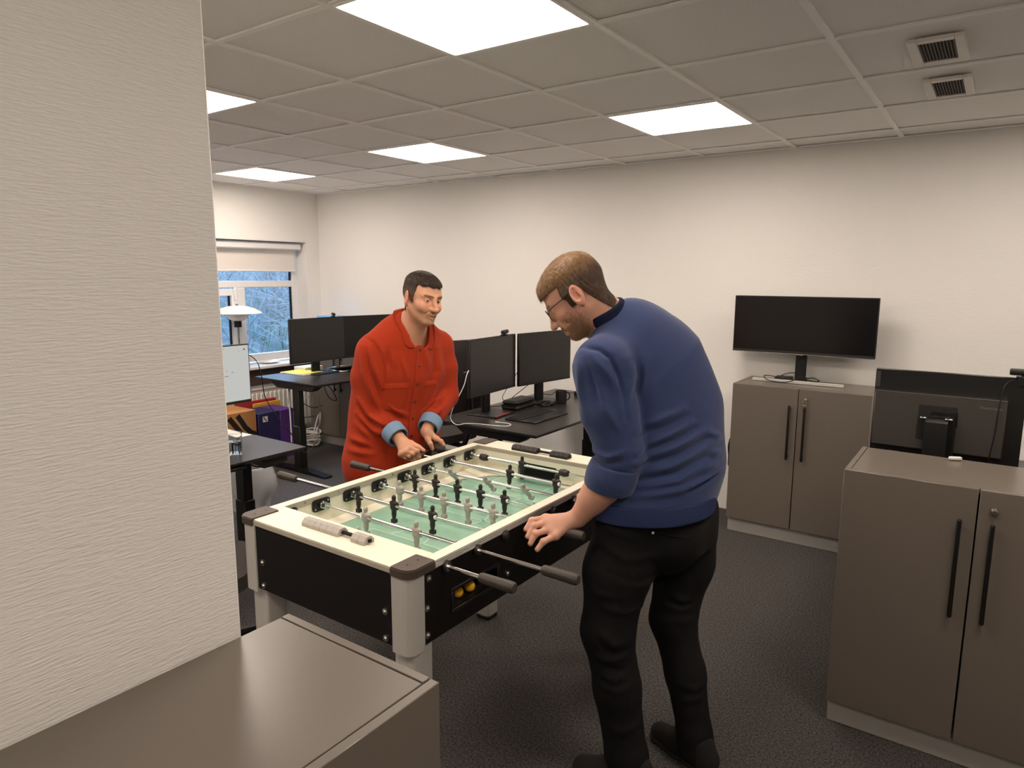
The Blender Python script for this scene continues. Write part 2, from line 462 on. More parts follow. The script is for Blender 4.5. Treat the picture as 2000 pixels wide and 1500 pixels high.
o = part('bank_grass', g, 'grass', None); o['kind'] = 'stuff'; o['label'] = 'green grass at the foot of the bank outside the window'
def shrub(base, h, n, seed):
    rnd = random.Random(seed); mb = MB(); tk = MB()
    for k in range(n):
        a = rnd.uniform(0, 6.28); lean = rnd.uniform(.15, .95)
        p = Vector(base)+Vector((rnd.uniform(-.5,.5), rnd.uniform(-.9,.9), 0)); d = Vector((math.cos(a)*lean, math.sin(a)*lean, 1)).normalized()
        L = h*rnd.uniform(.6, 1.1); pts = [p.copy()]; st = 7
        for s in range(st):
            d = (d+Vector((rnd.uniform(-.3,.3), rnd.uniform(-.3,.3), rnd.uniform(-.3,.15)))).normalized(); p = p+d*L/st; pts.append(p.copy())
        tk.tube(pts, [.008*(1-.85*i/st)+.003 for i in range(st+1)], 4, False)
        for q in range(15):
            b = pts[rnd.randint(1, st-1)].copy(); e = (d+Vector((rnd.uniform(-1,1), rnd.uniform(-1,1), rnd.uniform(-.6,.7)))).normalized(); tp = [b.copy()]
            for s in range(4):
                e = (e+Vector((rnd.uniform(-.35,.35), rnd.uniform(-.35,.35), rnd.uniform(-.3,.2)))).normalized(); b = b+e*L*.13; tp.append(b.copy())
            mb.tube(tp, [.0045,.0038,.003,.0024,.0016], 3, False)
    return tk, mb
for k, (x, y, h) in enumerate(((-9.4,5.0,2.8), (-9.6,6.4,3.2), (-10.1,5.6,3.0), (-10.4,7.4,3.4), (-11.2,6.6,3.2), (-9.6,7.8,2.9), (-11.8,8.4,3.4), (-9.9,4.0,2.8))):
    d = (-7.6-x)/14; z = -.4+max(0, d-.06)*9.5-.1
    tk, mb = shrub((x, y, z), h, 13, k)
    t = thing('bare_shrub', 'leafless pale grey shrub on the bank outside the window', 'shrub', (x, y, z), 0, 'bare shrubs on the bank outside')
    part('stems', tk, 'trunk', t); o = part('twigs', mb, 'twig', t); o['kind'] = 'stuff'

# radiator under the window
t = thing('radiator', 'white ribbed panel radiator under the window', 'radiator', (-5.77, 3.6, .10))
part('panel', MB().box(-5.79, -5.76, 2.7, 4.5, .10, .56, .006), 'radiator', t)
for k in range(36):
    y = 2.74+k*.0497
    part('rib', MB().box(-5.76, -5.745, y-.016, y+.016, .13, .53, .007), 'radiator', t)
part('grille', MB().box(-5.795, -5.75, 2.70, 4.50, .56, .575, .003), 'radiator', t)
for y in (2.9, 4.3): part('bracket', MB().box(-5.835, -5.78, y-.02, y+.02, .2, .5), 'radiator', t)
# ------------------------------------------------------------------ cabinets
def cabinet(label, loc, rotz, keys=False, group='taupe two-door cabinets'):
    t = thing('cabinet', label, 'cabinet', loc, rotz, group)
    def P(n, mb, m, par=None): return part(n, mb, m, par or t, world=False)
    W2, D, H = .40, .382, .99     # front at local y=0 (doors in front of it), back at +D
    P('plinth', MB().box(-W2+.004, W2-.004, .012, D-.01, 0, .095, .002), 'plinth')
    for s in (-1, 1):
        P('side_panel', MB().box(s*W2, s*(W2-.018), .001, D, .095, H, .0012), 'laminate')
    P('top_panel', MB().box(-W2+.0195, W2-.0195, .001, D, H-.022, H-.0015, .001), 'laminate')
    P('bottom_panel', MB().box(-W2+.018, W2-.018, .001, D-.008, .095, .115), 'laminate')
    P('back_panel', MB().box(-W2+.018, W2-.018, D-.010, D-.002, .115, H-.022), 'laminate')
    for s in (-1, 1):
        d = P('door', MB().box(s*.0025, s*(W2-.0005), -.021, -.002, .098, H-.001, .0014), 'laminate')
        h = MB(); x = s*.033+(.011 if s > 0 else -.012)
        h.box(x-.0065, x+.0065, -.046, -.034, .545, .885, .003)
        h.box(x-.005, x+.005, -.036, -.020, .56, .575); h.box(x-.005, x+.005, -.036, -.020, .855, .87)
        P('handle', h, 'black_metal', d)
        if s > 0:
            k = MB(); k.lathe([(0,-.036),(.006,-.036),(.0075,-.033),(.0115,-.030),(.013,-.026),(.013,-.020)], (x,0,.925), 18, 'y')
            k.box(x-.0015, x+.0015, -.041, -.034, .919, .931)
            P('lock', k, 'brass', d)
            if keys:
                kk = MB(); kk.box(x-.002, x+.002, -.056, -.036, .920, .930, .001)
                ring = [(x+.011*math.sin(a), -.05, .908+.013*math.cos(a)) for a in [2*PI*i/14 for i in range(14)]]
                kk.tube(ring, .0016, 6, closed=True); kk.box(x-.012, x-.004, -.052, -.049, .862, .900, .001); kk.lathe([(0,-.053),(.008,-.053),(.008,-.049),(0,-.049)], (x-.006,0,.885), 12, 'y')
                P('key_bunch', kk, 'steel', d)
    return t
cabinet('two-door taupe cabinet against back wall, carrying the wide dark monitor', (-.947, 4.366, 0), 0, keys=True)
cabinet('nearest two-door taupe cabinet at right, in front of the monitor back', (.003, 2.622, 0), 0)
cabinet('taupe cabinet in the left foreground against the textured white wall', (-.730, .394, 0), PI/2)
cabinet('grey two-door cabinet in the far corner behind the far desk', (-5.12, 4.366, 0), 0)

# ------------------------------------------------------------------ sit-stand desks
def desk(label, x0, x1, y0, y1, z, group='sit-stand desks'):
    """top spans x0..x1 (depth) and y0..y1 (length); legs near both y ends"""
    cx = (x0+x1)/2
    t = thing('desk', label, 'desk', (cx, (y0+y1)/2, 0), 0, group)
    top = MB(); b = .018
    top.add([(x0,y0,z),(x1,y0,z),(x1,y1,z),(x0,y1,z),(x0,y0,z-.007),(x1,y0,z-.007),(x1,y1,z-.007),(x0,y1,z-.007),
             (x0+b,y0+b,z-.024),(x1-b,y0+b,z-.024),(x1-b,y1-b,z-.024),(x0+b,y1-b,z-.024)],
            [(0,1,2,3),(0,4,5,1),(1,5,6,2),(2,6,7,3),(3,7,4,0),(4,8,9,5),(5,9,10,6),(6,10,11,7),(7,11,8,4),(8,11,10,9)])
    part('desktop', top, 'desk_top', t, sharp=20)
    for y in (y0+.13, y1-.13):
        lg = part('leg', MB().box(cx-.04, cx+.04, y-.028, y+.028, .30, z-.07, .004), 'black_metal', t)
        part('outer_column', MB().box(cx-.046, cx+.046, y-.034, y+.034, .03, .40, .004), 'black_metal', lg)
        part('foot', MB().prism([(cx-.35,0),(cx+.35,0),(cx+.35,.014),(cx+.10,.034),(cx-.10,.034),(cx-.35,.014)], y-.04, y+.04, 'y'), 'black_metal', lg)
        part('support_arm', MB().prism([(cx-.31,z-.026),(cx+.31,z-.026),(cx+.22,z-.085),(cx-.22,z-.085)], y-.05, y+.03, 'y'), 'black_metal', lg)
    part('cross_beam', MB().box(cx-.05, cx+.02, y0+.14, y1-.14, z-.065, z-.026, .003), 'black_metal', t)
    part('cable_tray', MB().box(x0+.06, x0+.2, y0+.25, y1-.25, z-.12, z-.028, .004), 'black_metal', t)
    part('height_switch', MB().box(x1-.05, x1-.004, y1-.45, y1-.36, z-.042, z-.026, .004), 'plastic', t)
    return t
desk('dark sit-stand desk behind the football table, with mug and keyboard', -2.915, -2.122, 3.245, 4.73, .745)
desk('raised dark sit-stand desk in the far corner by the window', -5.14, -4.345, 3.455, 4.74, .80)
desk('dark sit-stand desk at left with water glass, beside the white wall edge', -3.80, -3.005, .78, 2.31, .74)
desk('black desk behind the right cabinet, almost hidden', -.40, .55, 3.02, 4.25, .745)

# ------------------------------------------------------------------ monitors (screen looks to local -y, origin on the surface under the centre)
def monitor(label, loc, rotz, w, h, z0, cat_mat='screen', base=True, slab=None, stripe=True, lit=False, wide=False, arm_y=.05):
    t = thing('monitor', label, 'monitor', loc, rotz)
    def P(n, mb, m, par=None, **k): return part(n, mb, m, par or t, world=False, **k)
    P('housing', MB().box(-w/2, w/2, -.009, .012, z0, z0+h, .003), 'plastic')
    bz = .007; bb = .018
    P('screen', MB().box(-w/2+bz, w/2-bz, -.0105, -.008, z0+bb, z0+h-bz), 'lit_screen' if lit else cat_mat)
    P('chin', MB().box(-w/2+.004, w/2-.004, -.0115, -.008, z0+.002, z0+bb-.003, .001), 'plastic_soft')
    if wide:
        P('lower_trim', MB().box(-w/2, w/2, -.013, -.006, z0-.002, z0+.002), 'steel')
        P('badge', MB().box(-.02, .02, -.013, -.006, z0-.007, z0-.001, .001), 'steel')
    bk = MB(); bk.box(-w*.36, w*.36, .010, .04, z0+.05, z0+h*.8, .01)
    if not slab: P('back_cover', bk, 'plastic_soft')
    if base:
        st = MB(); st.box(-.045, .045, .045, .068, .006, z0+h*.55, .006); st.box(-.05, .05, .012, .06, z0+h*.42, z0+h*.60, .006)
        P('stand', st, 'black_metal')
        b = P('base', MB().box(-.125, .125, -.105, .125, 0, .011, .003), 'plastic')
        if stripe:
            P('accent_stripe', MB().box(-.115, .06, -.098, -.088, .0105, .0125), 'red_plastic', b)
    return t
mid1 = monitor('dark monitor on the middle desk with a webcam clipped on top', (-2.705, 3.597, .745), PI/2+.087, .575, .372, .147)
monitor('dark monitor on the middle desk nearest the man in blue', (-2.665, 4.175, .745), PI/2-.14, .575, .372, .147)
monitor('dark monitor on the far desk, beside the window', (-4.87, 3.925, .80), PI/2, .615, .385, .105, 'screen', stripe=False)
monitor('dark monitor on the far desk, partly behind the man in red', (-4.81, 4.475, .80), PI/2-.22, .56, .385, .105, 'screen_dark', stripe=False)
t = monitor('monitor with a lit white document, half hidden by the white wall edge', (-3.52, 2.06, .74), PI/2, .54, .34, .19, lit=True, stripe=False)
r = random.Random(5); tx = MB()
for (z, segs) in ((.51,((.10,.012),)),(.49,((-.05,.004),(.2,.004))),(.445,((-.02,.012),(.1,.004))),(.43,((-.08,.07),(.05,.03))),(.40,((-.03,.08),)),(.385,((.12,.006),)),(.375,((-.04,.015),(.15,.012))),(.355,((-.02,.06),(.1,.03))),(.35,((.03,.04),)),(.345,((-.02,.03),)),(.335,((-.01,.07),)),(.325,((.0,.03),))):
    for x, l in segs: tx.box(x, x+l, -.0113, -.0106, z-.0013, z+.0013)
tx.lathe([(0,-.0113),(.005,-.0113),(.005,-.0106),(0,-.0106)], (.237,0,.50), 12, 'y')
part('document_text', tx, 'lit_text', t, world=False)
# ultrawide on the back cabinet
t = monitor('wide dark monitor standing on the back cabinet by the white wall', (-1.010, 4.60, .99), 0, .855, .365, .183, 'screen_dark', base=False, wide=True)
part('stand', MB().box(-.028, .038, .012, .030, .006, .33, .003), 'black_metal', t, world=False)
part('base', MB().box(-.272, .278, -.064, -.040, 0, .019, .002).box(-.04, .05, -.05, .09, .0, .008, .002), 'alu', t, world=False)
cb = MB()
cb.tube(smooth_path([(-.10,.03,.012),(-.17,.0,.03),(-.20,-.05,.035),(-.17,-.075,.012),(-.08,-.085,.006),(-.02,-.075,.02),(.02,-.03,.045),(.05,.02,.03)]), .0028, 6)
cb.tube(smooth_path([(.03,.04,.02),(.08,.02,.035),(.12,.0,.025),(.10,.05,.008),(.02,.06,.012)]), .004, 6)
cb.tube(smooth_path([(-.14,.05,.015),(-.08,.02,.05),(-.02,.03,.055),(.04,-.02,.02),(.06,-.045,.02)]), .003, 6)
solo('cable_coil', 'black cables coiled around the foot of the wide monitor', 'cable', MB().add([(v[0]-1.010, v[1]+4.60, v[2]+.99) for v in cb.v], cb.f), 'plastic', (-1.01, 4.6, .99))
pb = MB().box(-1.155, -1.05, 4.585, 4.65, .991, 1.022, .006)
solo('power_brick', 'black power adapter lying beside the wide monitor stand', 'adapter', pb, 'plastic', (-1.10, 4.62, .99))
# monitor seen from behind, right
mr = monitor('monitor seen from behind, on the desk behind the right cabinet', (-.145, 3.29, .745), PI, .525, .375, .157, 'screen', base=True, slab=True, stripe=False)
def PR(n, mb, m, par=mr, **k): return part(n, mb, m, par, world=False, **k)
PR('back_slab', MB().box(-.205, .255, .010, .055, .157+.055, .157+.285, .004), 'grey_plastic')
PR('slab_rim', MB().box(-.205, .256, .010, .056, .157+.285, .157+.2875), 'steel')
PR('mount_plate', MB().box(-.045, .09, .053, .058, .255, .40, .004), 'plastic_soft')
PR('neck', MB().prism([(.058,.0),(.12,.0),(.115,.34),(.095,.352),(.058,.352)], -.02, .06, 'x'), 'plastic')
PR('release_latch', MB().box(.055, .078, .07, .112, .352, .358, .002).box(-.035, -.008, .06, .10, .352, .358, .002), 'steel')
PR('port_plug', MB().box(.15, .19, .02, .05, .175, .185).box(.10, .112, .02, .04, .168, .176), 'grey_plastic')
PR('rear_label', MB().box(.243, .258, .012, .0135, .455, .52), 'grey_plastic')
tc = bpy.data.curves.new('word', 'FONT'); tc.body = 'ThinkVision'; tc.size = .016; tc.extrude = .0004
to = bpy.data.objects.new('word', tc); COL.objects.link(to); bpy.context.view_layer.update()
me = bpy.data.meshes.new_from_object(to.evaluated_get(bpy.context.evaluated_depsgraph_get())); bpy.data.objects.remove(to)
me.transform(Matrix.Translation((-.115, .0558, .405)) @ Matrix.Rotation(PI, 4, 'Z') @ Matrix.Rotation(PI/2, 4, 'X')); me.materials.clear(); me.materials.append(M['steel'])
link('lettering', me, mr)
def webcam(label, loc, rotz, tilt=0.0, stand=False):
    t = thing('webcam', label, 'webcam', loc, rotz)
    b = MB(); b.tube([(-.05,0,.022),(-.046,0,.022),(.046,0,.022),(.05,0,.022)], [.010,.0135,.0135,.010], 14)
    part('body', b, 'plastic_soft', t, world=False)
    part('lens', MB().lathe([(.0,-.0155),(.006,-.0155),(.008,-.0135),(.008,-.01)], (.006,0,.022), 16, 'y'), 'screen_dark', t, world=False)
    part('clip', MB().box(-.028, .028, -.014, .022, 0, .006, .002).box(-.012, .012, -.006, .006, .005, .012).box(-.02, .02, .016, .022, -.03, .004, .002), 'plastic', t, world=False)
    return t
webcam('small black webcam on top of the middle desk monitor', (-2.71, 3.74, .745+.5195), PI/2+.3)
webcam('small webcam on the far desk monitor, turned sideways', (-4.87, 4.10, .80+.4905), PI/2+1.0)
webcam('black webcam on the right edge of the monitor seen from behind', (.105, 3.29, .745+.5325), PI)
solo('webcam_cable', 'thin black cable hanging down the back of the right monitor', 'cable',
     MB().tube(smooth_path([(.075,3.262,1.272),(.045,3.240,1.25),(.035,3.228,1.17),(.03,3.225,1.05),(.02,3.225,.95),(.02,3.25,.85),(.03,3.26,.752)]), .0022, 6), 'plastic', (.05, 3.26, .75))
solo('usb_dongle', 'small white dongle lying at the back edge of the right cabinet', 'dongle',
     MB().add([tuple(Matrix.Rotation(.45,3,'Z') @ Vector(v)+Vector((-.083,2.972,.9975))) for v in MB().box(-.022,.022,-.007,.007,-.006,.006,.003).v], MB().box(-.022,.022,-.007,.007,-.006,.006,.003).f), 'white_plastic', (-.083, 2.972, .99))
solo('cable_tangle', 'loose black cables on the desk beside the right monitor edge', 'cable',
     MB().tube(smooth_path([(.11,3.30,.87),(.15,3.24,.86),(.16,3.20,.80),(.13,3.12,.80),(.17,3.10,.78),(.12,3.15,.752),(.18,3.2,.752)]), .003, 6).tube(smooth_path([(.16,3.2,.83),(.12,3.14,.80),(.16,3.12,.77),(.11,3.10,.755),(.15,3.07,.752)]), .0035, 6), 'plastic', (.13, 3.15, .75))

# ------------------------------------------------------------------ office chairs
def office_chair(label, loc, rotz, seat_z=.48, high=True):
    """faces local -y"""
    t = thing('office_chair', label, 'chair', loc, rotz, 'office chairs')
    def P(n, mb, m, par=None): return part(n, mb, m, par or t, world=False)
    s = MB(); s.prism([(.24*math.copysign(abs(math.cos(a))**.55, math.cos(a)), .235*math.copysign(abs(math.sin(a))**.55, math.sin(a))) for a in [2*PI*k/28 for k in range(28)]], seat_z-.06, seat_z)
    P('seat', s, 'chair_fabric')
    b = MB(); n = 12; vs = []; fs = []
    H0, H1 = seat_z+.10, seat_z+.72
    for i in range(n+1):
        u = i/n; z = H0+(H1-H0)*u; hw = .225*(1-.25*max(0, u-.55)**1.2)*(1-.9*max(0, u-.93)*4)*(.9+.1*min(1, u*6))
        y = .245+.03*math.sin(u*3.0)+.06*u
        for (dx, dy) in ((-1,-.012),(-.6,.008),(0,.02),(.6,.008),(1,-.012),(1,.022),(.6,.05),(0,.062),(-.6,.05),(-1,.022)): vs.append((dx*hw, y+dy, z))
    m_ = 10
    for i in range(n):
        for k in range(m_): fs.append((i*m_+k, i*m_+(k+1) % m_, (i+1)*m_+(k+1) % m_, (i+1)*m_+k))
    fs += [tuple(range(m_)), tuple(range(n*m_, (n+1)*m_))]
    b.add(vs, fs); P('backrest', b, 'chair_fabric')
    P('back_support', MB().tube([(0,.05,seat_z-.09),(0,.26,seat_z-.09),(0,.34,seat_z+.05),(0,.33,seat_z+.35)], .022, 8), 'plastic')
    for sx in (-1, 1):
        a = P('armrest', MB().box(sx*.25, sx*.33, -.15, .11, seat_z+.20, seat_z+.235, .014), 'chair_grey')
        P('arm_post', MB().tube([(sx*.2,.02,seat_z-.06),(sx*.29,.02,seat_z-.04),(sx*.29,.0,seat_z+.205)], .018, 8), 'plastic', a)
    P('column', MB().cyl((0,0,.12), (0,0,seat_z-.05), .027, n=14).box(-.1,.1,-.1,.12,seat_z-.085,seat_z-.058,.01), 'black_metal')
    for k in range(5):
        a = 2*PI*k/5+.3; dx, dy = math.cos(a), math.sin(a)
        l = P('base_leg', MB().tube([(dx*.02,dy*.02,.115),(dx*.15,dy*.15,.105),(dx*.31,dy*.31,.075)], [.03,.024,.016], 8), 'black_metal')
        P('caster', MB().lathe([(0,-.02),(.027,-.018),(.03,0),(.027,.018),(0,.02)], (dx*.31,dy*.31,.03), 12, 'x').cyl((dx*.31,dy*.31,.03),(dx*.31,dy*.31,.075),.008,n=8), 'plastic', l)
    return t
ch = office_chair('dark high-backed office chair between the red shirt and the middle desk monitor', (-3.46, 3.93, 0), -PI/2-.15)
dup(ch, (-2.62, 1.42, 0), PI*.80, 'office chair with grey armrest at the left desk, behind the football table corner')

# ------------------------------------------------------------------ things on the desks
def keyboard(label, loc, rotz, w=.40, d=.2):
    t = thing('keyboard', label, 'keyboard', loc, rotz)
    part('case', MB().box(-w/2, w/2, -d/2, d/2, 0, .012, .004), 'plastic', t, world=False)
    k = MB(); cols, rows = 18, 6; kw = (w-.02)/cols; kd = .019
    for i in range(cols):
        for j in range(rows):
            x = -w/2+.01+kw*(i+.5); y = d/2-.015-kd*(j+.5)
            k.box(x-kw*.42, x+kw*.42, y-kd*.40, y+kd*.40, .011, .0155)
    o = part('keys', k, 'plastic_soft', t, world=False); o['kind'] = 'stuff'
    return t
keyboard('black keyboard on the middle desk in front of the monitors', (-2.415, 3.695, .745), PI/2, .40, .235)
keyboard('black keyboard on the far desk beside the red shirt', (-4.69, 4.33, .80), PI/2, .42, .16)
t = thing('mug', 'dark grey mug standing on the middle desk', 'mug', (-2.537, 4.20, .745))
part('cup', MB().lathe([(0,.004),(.034,.004),(.037,0),(.040,.01),(.041,.092),(.0385,.094),(.037,.09),(.036,.012),(0,.010)], (-2.537,4.20,.745), 28), 'plastic_soft', t)
part('handle', MB().tube([(-2.537+.039*.5, 4.20+.038, .745+z) if False else (-2.537+x*.55, 4.20+x*.83, .745+z) for x, z in ((.038,.078),(.055,.077),(.068,.06),(.068,.042),(.056,.026),(.038,.022))], .0055, 8), 'plastic_soft', t)
t = thing('zip_case', 'black zipped case lying between the middle desk monitors', 'case', (-2.70, 3.89, .745), .05)
part('shell', MB().box(-.06, .07, -.135, .125, 0, .034, .012), 'plastic', t, world=False)
part('lid', MB().box(-.058, .068, -.132, .122, .037, .066, .016), 'plastic_soft', t, world=False)
part('zip', MB().box(-.061, .071, -.136, .126, .033, .038, .002).tube([(.06,-.137,.035),(.062,-.142,.03),(.063,-.144,.008)], .003, 6), 'black_metal', t, world=False)
solo('headphone_bundle', 'bundle of black plugs and cable behind the keyboard', 'cable',
     MB().tube(smooth_path([(-2.60,4.03,.755),(-2.56,4.07,.77),(-2.53,4.03,.765),(-2.56,3.99,.76),(-2.60,4.02,.775),(-2.57,4.1,.77),(-2.52,4.12,.76)]), .009, 8).box(-2.555,-2.52,4.05,4.12,.748,.78,.008), 'plastic', (-2.57, 4.05, .745))
solo('water_tumbler', 'clear glass at the man in blue\'s elbow on the middle desk', 'glass', MB().lathe([(0,.003),(.028,.003),(.030,0),(.032,.01),(.034,.09),(.032,.09),(.029,.012),(0,.010)], (-2.37,4.42,.745), 24), 'tumbler', (-2.37,4.42,.745))
solo('charging_cable', 'white cable looping from the middle desk monitor down onto the desk', 'cable',
     MB().tube(smooth_path([(-2.668,3.298,1.075),(-2.655,3.262,1.05),(-2.655,3.235,.99),(-2.675,3.205,.92),(-2.715,3.195,.84),(-2.735,3.20,.775),(-2.700,3.215,.740),(-2.650,3.245,.7485),(-2.58,3.285,.7485),(-2.52,3.295,.7485),(-2.45,3.31,.7485),(-2.40,3.335,.7485),(-2.405,3.385,.7485),(-2.45,3.405,.7485),(-2.50,3.395,.7485)]), .0027, 6).tube([(-2.50,3.395,.7485),(-2.53,3.392,.7485)], .0042, 8), 'white_plastic', (-2.6, 3.3, .745))
solo('usb_receiver', 'black dongle plugged into the middle desk monitor side', 'dongle', MB().box(-2.685,-2.66,3.262,3.298,1.055,1.068,.003), 'plastic', (-2.67,3.28,1.06))
cb = MB()
cb.tube(smooth_path([(-2.76,3.62,.80),(-2.80,3.68,.765),(-2.86,3.75,.752),(-2.80,3.9,.752),(-2.84,4.05,.76)]), .003, 6)
cb.tube(smooth_path([(-2.75,3.97,1.0),(-2.80,3.93,.90),(-2.86,3.92,.80),(-2.88,3.98,.752)]), .0025, 6)
cb.tube(smooth_path([(-2.74,4.28,.95),(-2.80,4.22,.88),(-2.88,4.1,.78),(-2.88,4.02,.752)]), .0028, 6)
cb.tube(smooth_path([(-2.72,4.2,.80),(-2.70,4.32,.775),(-2.70,4.42,.79),(-2.66,4.55,.76),(-2.6,4.7,.76)]), .003, 6)
solo('monitor_cables', 'thin black cables running behind the middle desk monitors', 'cable', cb, 'plastic', (-2.8, 3.9, .75))
solo('hanging_cables', 'pair of twisted black cables hanging below the middle desk', 'cable',
     MB().tube(smooth_path([(-2.30,4.60,.73),(-2.31,4.60,.60),(-2.27,4.60,.50),(-2.24,4.60,.42),(-2.30,4.60,.32),(-2.33,4.60,.15),(-2.3,4.6,.006)]), .004, 6)
     .tube(smooth_path([(-2.26,4.62,.73),(-2.25,4.62,.60),(-2.29,4.62,.50),(-2.31,4.62,.42),(-2.25,4.62,.32),(-2.23,4.62,.15),(-2.2,4.62,.006)]), .004, 6), 'plastic', (-2.28, 4.61, .35))
solo('docking_box', 'flat black dock at the back of the middle desk', 'dock', MB().box(-2.62,-2.45,4.52,4.70,.746,.782,.006), 'plastic', (-2.53,4.61,.745))
# far desk
pd = thing('notepad', 'yellow paper pad lying on the far desk', 'notepad', (-4.99, 3.83, .80), .05)
part('pages', MB().box(-.16,.15,-.115,.115,0,.010,.002), 'paper', pd, world=False)
part('cover_sheet', MB().box(-.15,.145,-.11,.11,.010,.012), 'paper_yellow', pd, world=False)
solo('white_box', 'small white box beside the yellow pad on the far desk', 'box', MB().box(-5.20,-5.04,3.90,4.10,.80,.835,.003), 'paper', (-5.12,4.0,.80))
lp = thing('laptop', 'silver laptop half open under the far desk monitors', 'laptop', (-4.83, 4.22, .80), PI/2-.1)
part('base', MB().box(-.16,.16,-.11,.11,0,.014,.004), 'steel', lp, world=False)
part('lid', MB().add([tuple(Matrix.Rotation(.32,3,'X') @ Vector((v[0],v[1]-.11,v[2]))+Vector((0,.11,.016))) if False else (v[0], v[1], v[2]+.016+.35*(.11-v[1])*.5) for v in MB().box(-.16,.16,-.11,.11,0,.007,.002).v], MB().box(-.16,.16,-.11,.11,0,.007,.002).f), 'steel', lp, world=False)
cb = MB()
cb.tube(smooth_path([(-4.62,3.75,.77),(-4.58,3.74,.70),(-4.60,3.80,.62),(-4.55,3.83,.60),(-4.54,3.79,.68),(-4.57,3.76,.74)]), .004, 6)
cb.tube(smooth_path([(-4.50,4.0,.77),(-4.50,4.04,.70),(-4.50,4.12,.69),(-4.50,4.17,.77)]), .004, 6)
cb.tube(smooth_path([(-4.95,3.70,.74),(-5.0,3.75,.6),(-5.1,4.0,.45),(-5.2,4.2,.43)]), .004, 6)
cb.tube(smooth_path([(-4.95,3.66,.70),(-5.05,3.72,.52),(-5.1,3.9,.38),(-5.2,4.1,.34)]), .004, 6)
solo('desk_cables', 'looped black cables hanging under the far desk', 'cable', cb, 'plastic', (-4.6, 3.8, .7))
cb = MB()
rr = random.Random(3)
for k in range(11):
    c0 = Vector((-5.42, 4.22, .02+.012*k)); ra, rb = rr.uniform(.06,.13), rr.uniform(.05,.10); ph = rr.uniform(0,6)
    cb.tube([c0+Vector((ra*math.cos(ph+a), rb*math.sin(ph+a), .012*math.sin(a*2+ph))) for a in [2*PI*i/18 for i in range(18)]], .006, 6, closed=True)
cb.tube(smooth_path([(-5.42,4.26,.1),(-5.40,4.28,.22),(-5.36,4.30,.32),(-5.38,4.30,.20),(-5.44,4.28,.08)]), .008, 6)
solo('white_cable_heap', 'heap of coiled white cables on the floor by the radiator', 'cable', cb, 'white_plastic', (-5.42, 4.22, 0))
solo('white_lead', 'white lead hanging from the far desk to the floor', 'cable',
     MB().tube(smooth_path([(-4.92,3.63,.76),(-4.95,3.645,.70),(-4.94,3.645,.4),(-4.92,3.63,.22)]), .006, 6).tube(smooth_path([(-5.0,3.9,.76),(-5.03,3.93,.6),(-5.15,3.93,.48),(-5.25,4.0,.3)]), .005, 6), 'white_plastic', (-4.95, 3.7, .4))
solo('monitor_lead', 'thin black cable hanging beside the lit document monitor', 'cable',
     MB().tube(smooth_path([(-3.97,2.59,1.15),(-3.95,2.63,1.14),(-3.92,2.66,1.09),(-3.90,2.67,1.0),(-3.90,2.69,.86),(-3.86,2.75,.72),(-3.82,2.82,.6),(-3.9,2.95,.45),(-4.0,3.1,.4),(-4.15,3.3,.45),(-4.3,3.45,.70)]), .0035, 6), 'plastic', (-3.9, 2.7, .9))
bx = thing('cardboard_box', 'brown cardboard box with thick black curved stripes', 'box', (-5.42, 3.29, 0), .0)
part('carton', MB().box(-5.60,-5.24,3.07,3.51,0,.485,.004), 'cardboard', bx)
part('flap', MB().box(-5.60,-5.42,3.07,3.51,.485,.489).box(-5.415,-5.24,3.07,3.51,.485,.489), 'cardboard', bx)
def band(pts, w, x): 
    mb = MB(); n = len(pts); vs = []
    for i, p in enumerate(pts):
        a = pts[min(i+1, n-1)]; b = pts[max(i-1, 0)]; d = Vector((a[0]-b[0], a[1]-b[1], 0)).normalized()
        vs += [(x, p[0]-d.y*w, p[1]+d.x*w), (x, p[0]+d.y*w, p[1]-d.x*w)]
    mb.add(vs, [(2*i, 2*i+1, 2*i+3, 2*i+2) for i in range(n-1)]); return mb
st = MB()
for pts in ([(3.25,.455),(3.29,.40),(3.34,.33),(3.39,.26),(3.45,.20),(3.505,.16)], [(3.33,.465),(3.365,.41),(3.40,.35),(3.45,.30),(3.505,.27)], [(3.10,.24),(3.14,.31),(3.19,.335),(3.24,.30),(3.28,.22)]):
    b = band(pts, .023, -5.2385); st.add(b.v, b.f)
part('printed_stripes', st, 'ink', bx)
px = thing('purple_box', 'indigo and violet cardboard box with a small white square label', 'box', (-5.40, 3.70, 0))
part('carton', MB().box(-5.54,-5.24,3.53,3.755,0,.445,.003), 'purple_dark', px)
part('violet_side', MB().box(-5.54,-5.239,3.756,3.90,0,.445,.003), 'purple', px)
part('label', MB().box(-5.2395,-5.2382,3.575,3.625,.365,.415), 'paper', px)
part('label_mark', band([(3.585,.41),(3.60,.385),(3.615,.37)], .005, -5.2378), 'purple_dark', px)
solo('red_folder', 'red folder sticking up behind the indigo box', 'folder', MB().box(-5.60,-5.575,3.53,3.96,0,.50,.002), 'red_card', (-5.59,3.7,0))
solo('yellow_folder', 'yellow folder sticking up behind the violet box', 'folder', MB().box(-5.57,-5.548,3.70,3.99,0,.475,.002), 'yellow_card', (-5.56,3.85,0))
solo('blue_card_box', 'light blue box on the corner cabinet, just above the far monitor', 'box', MB().box(-5.50,-5.22,4.42,4.60,.9905,1.262,.004), 'blue_card', (-5.36,4.51,.99))
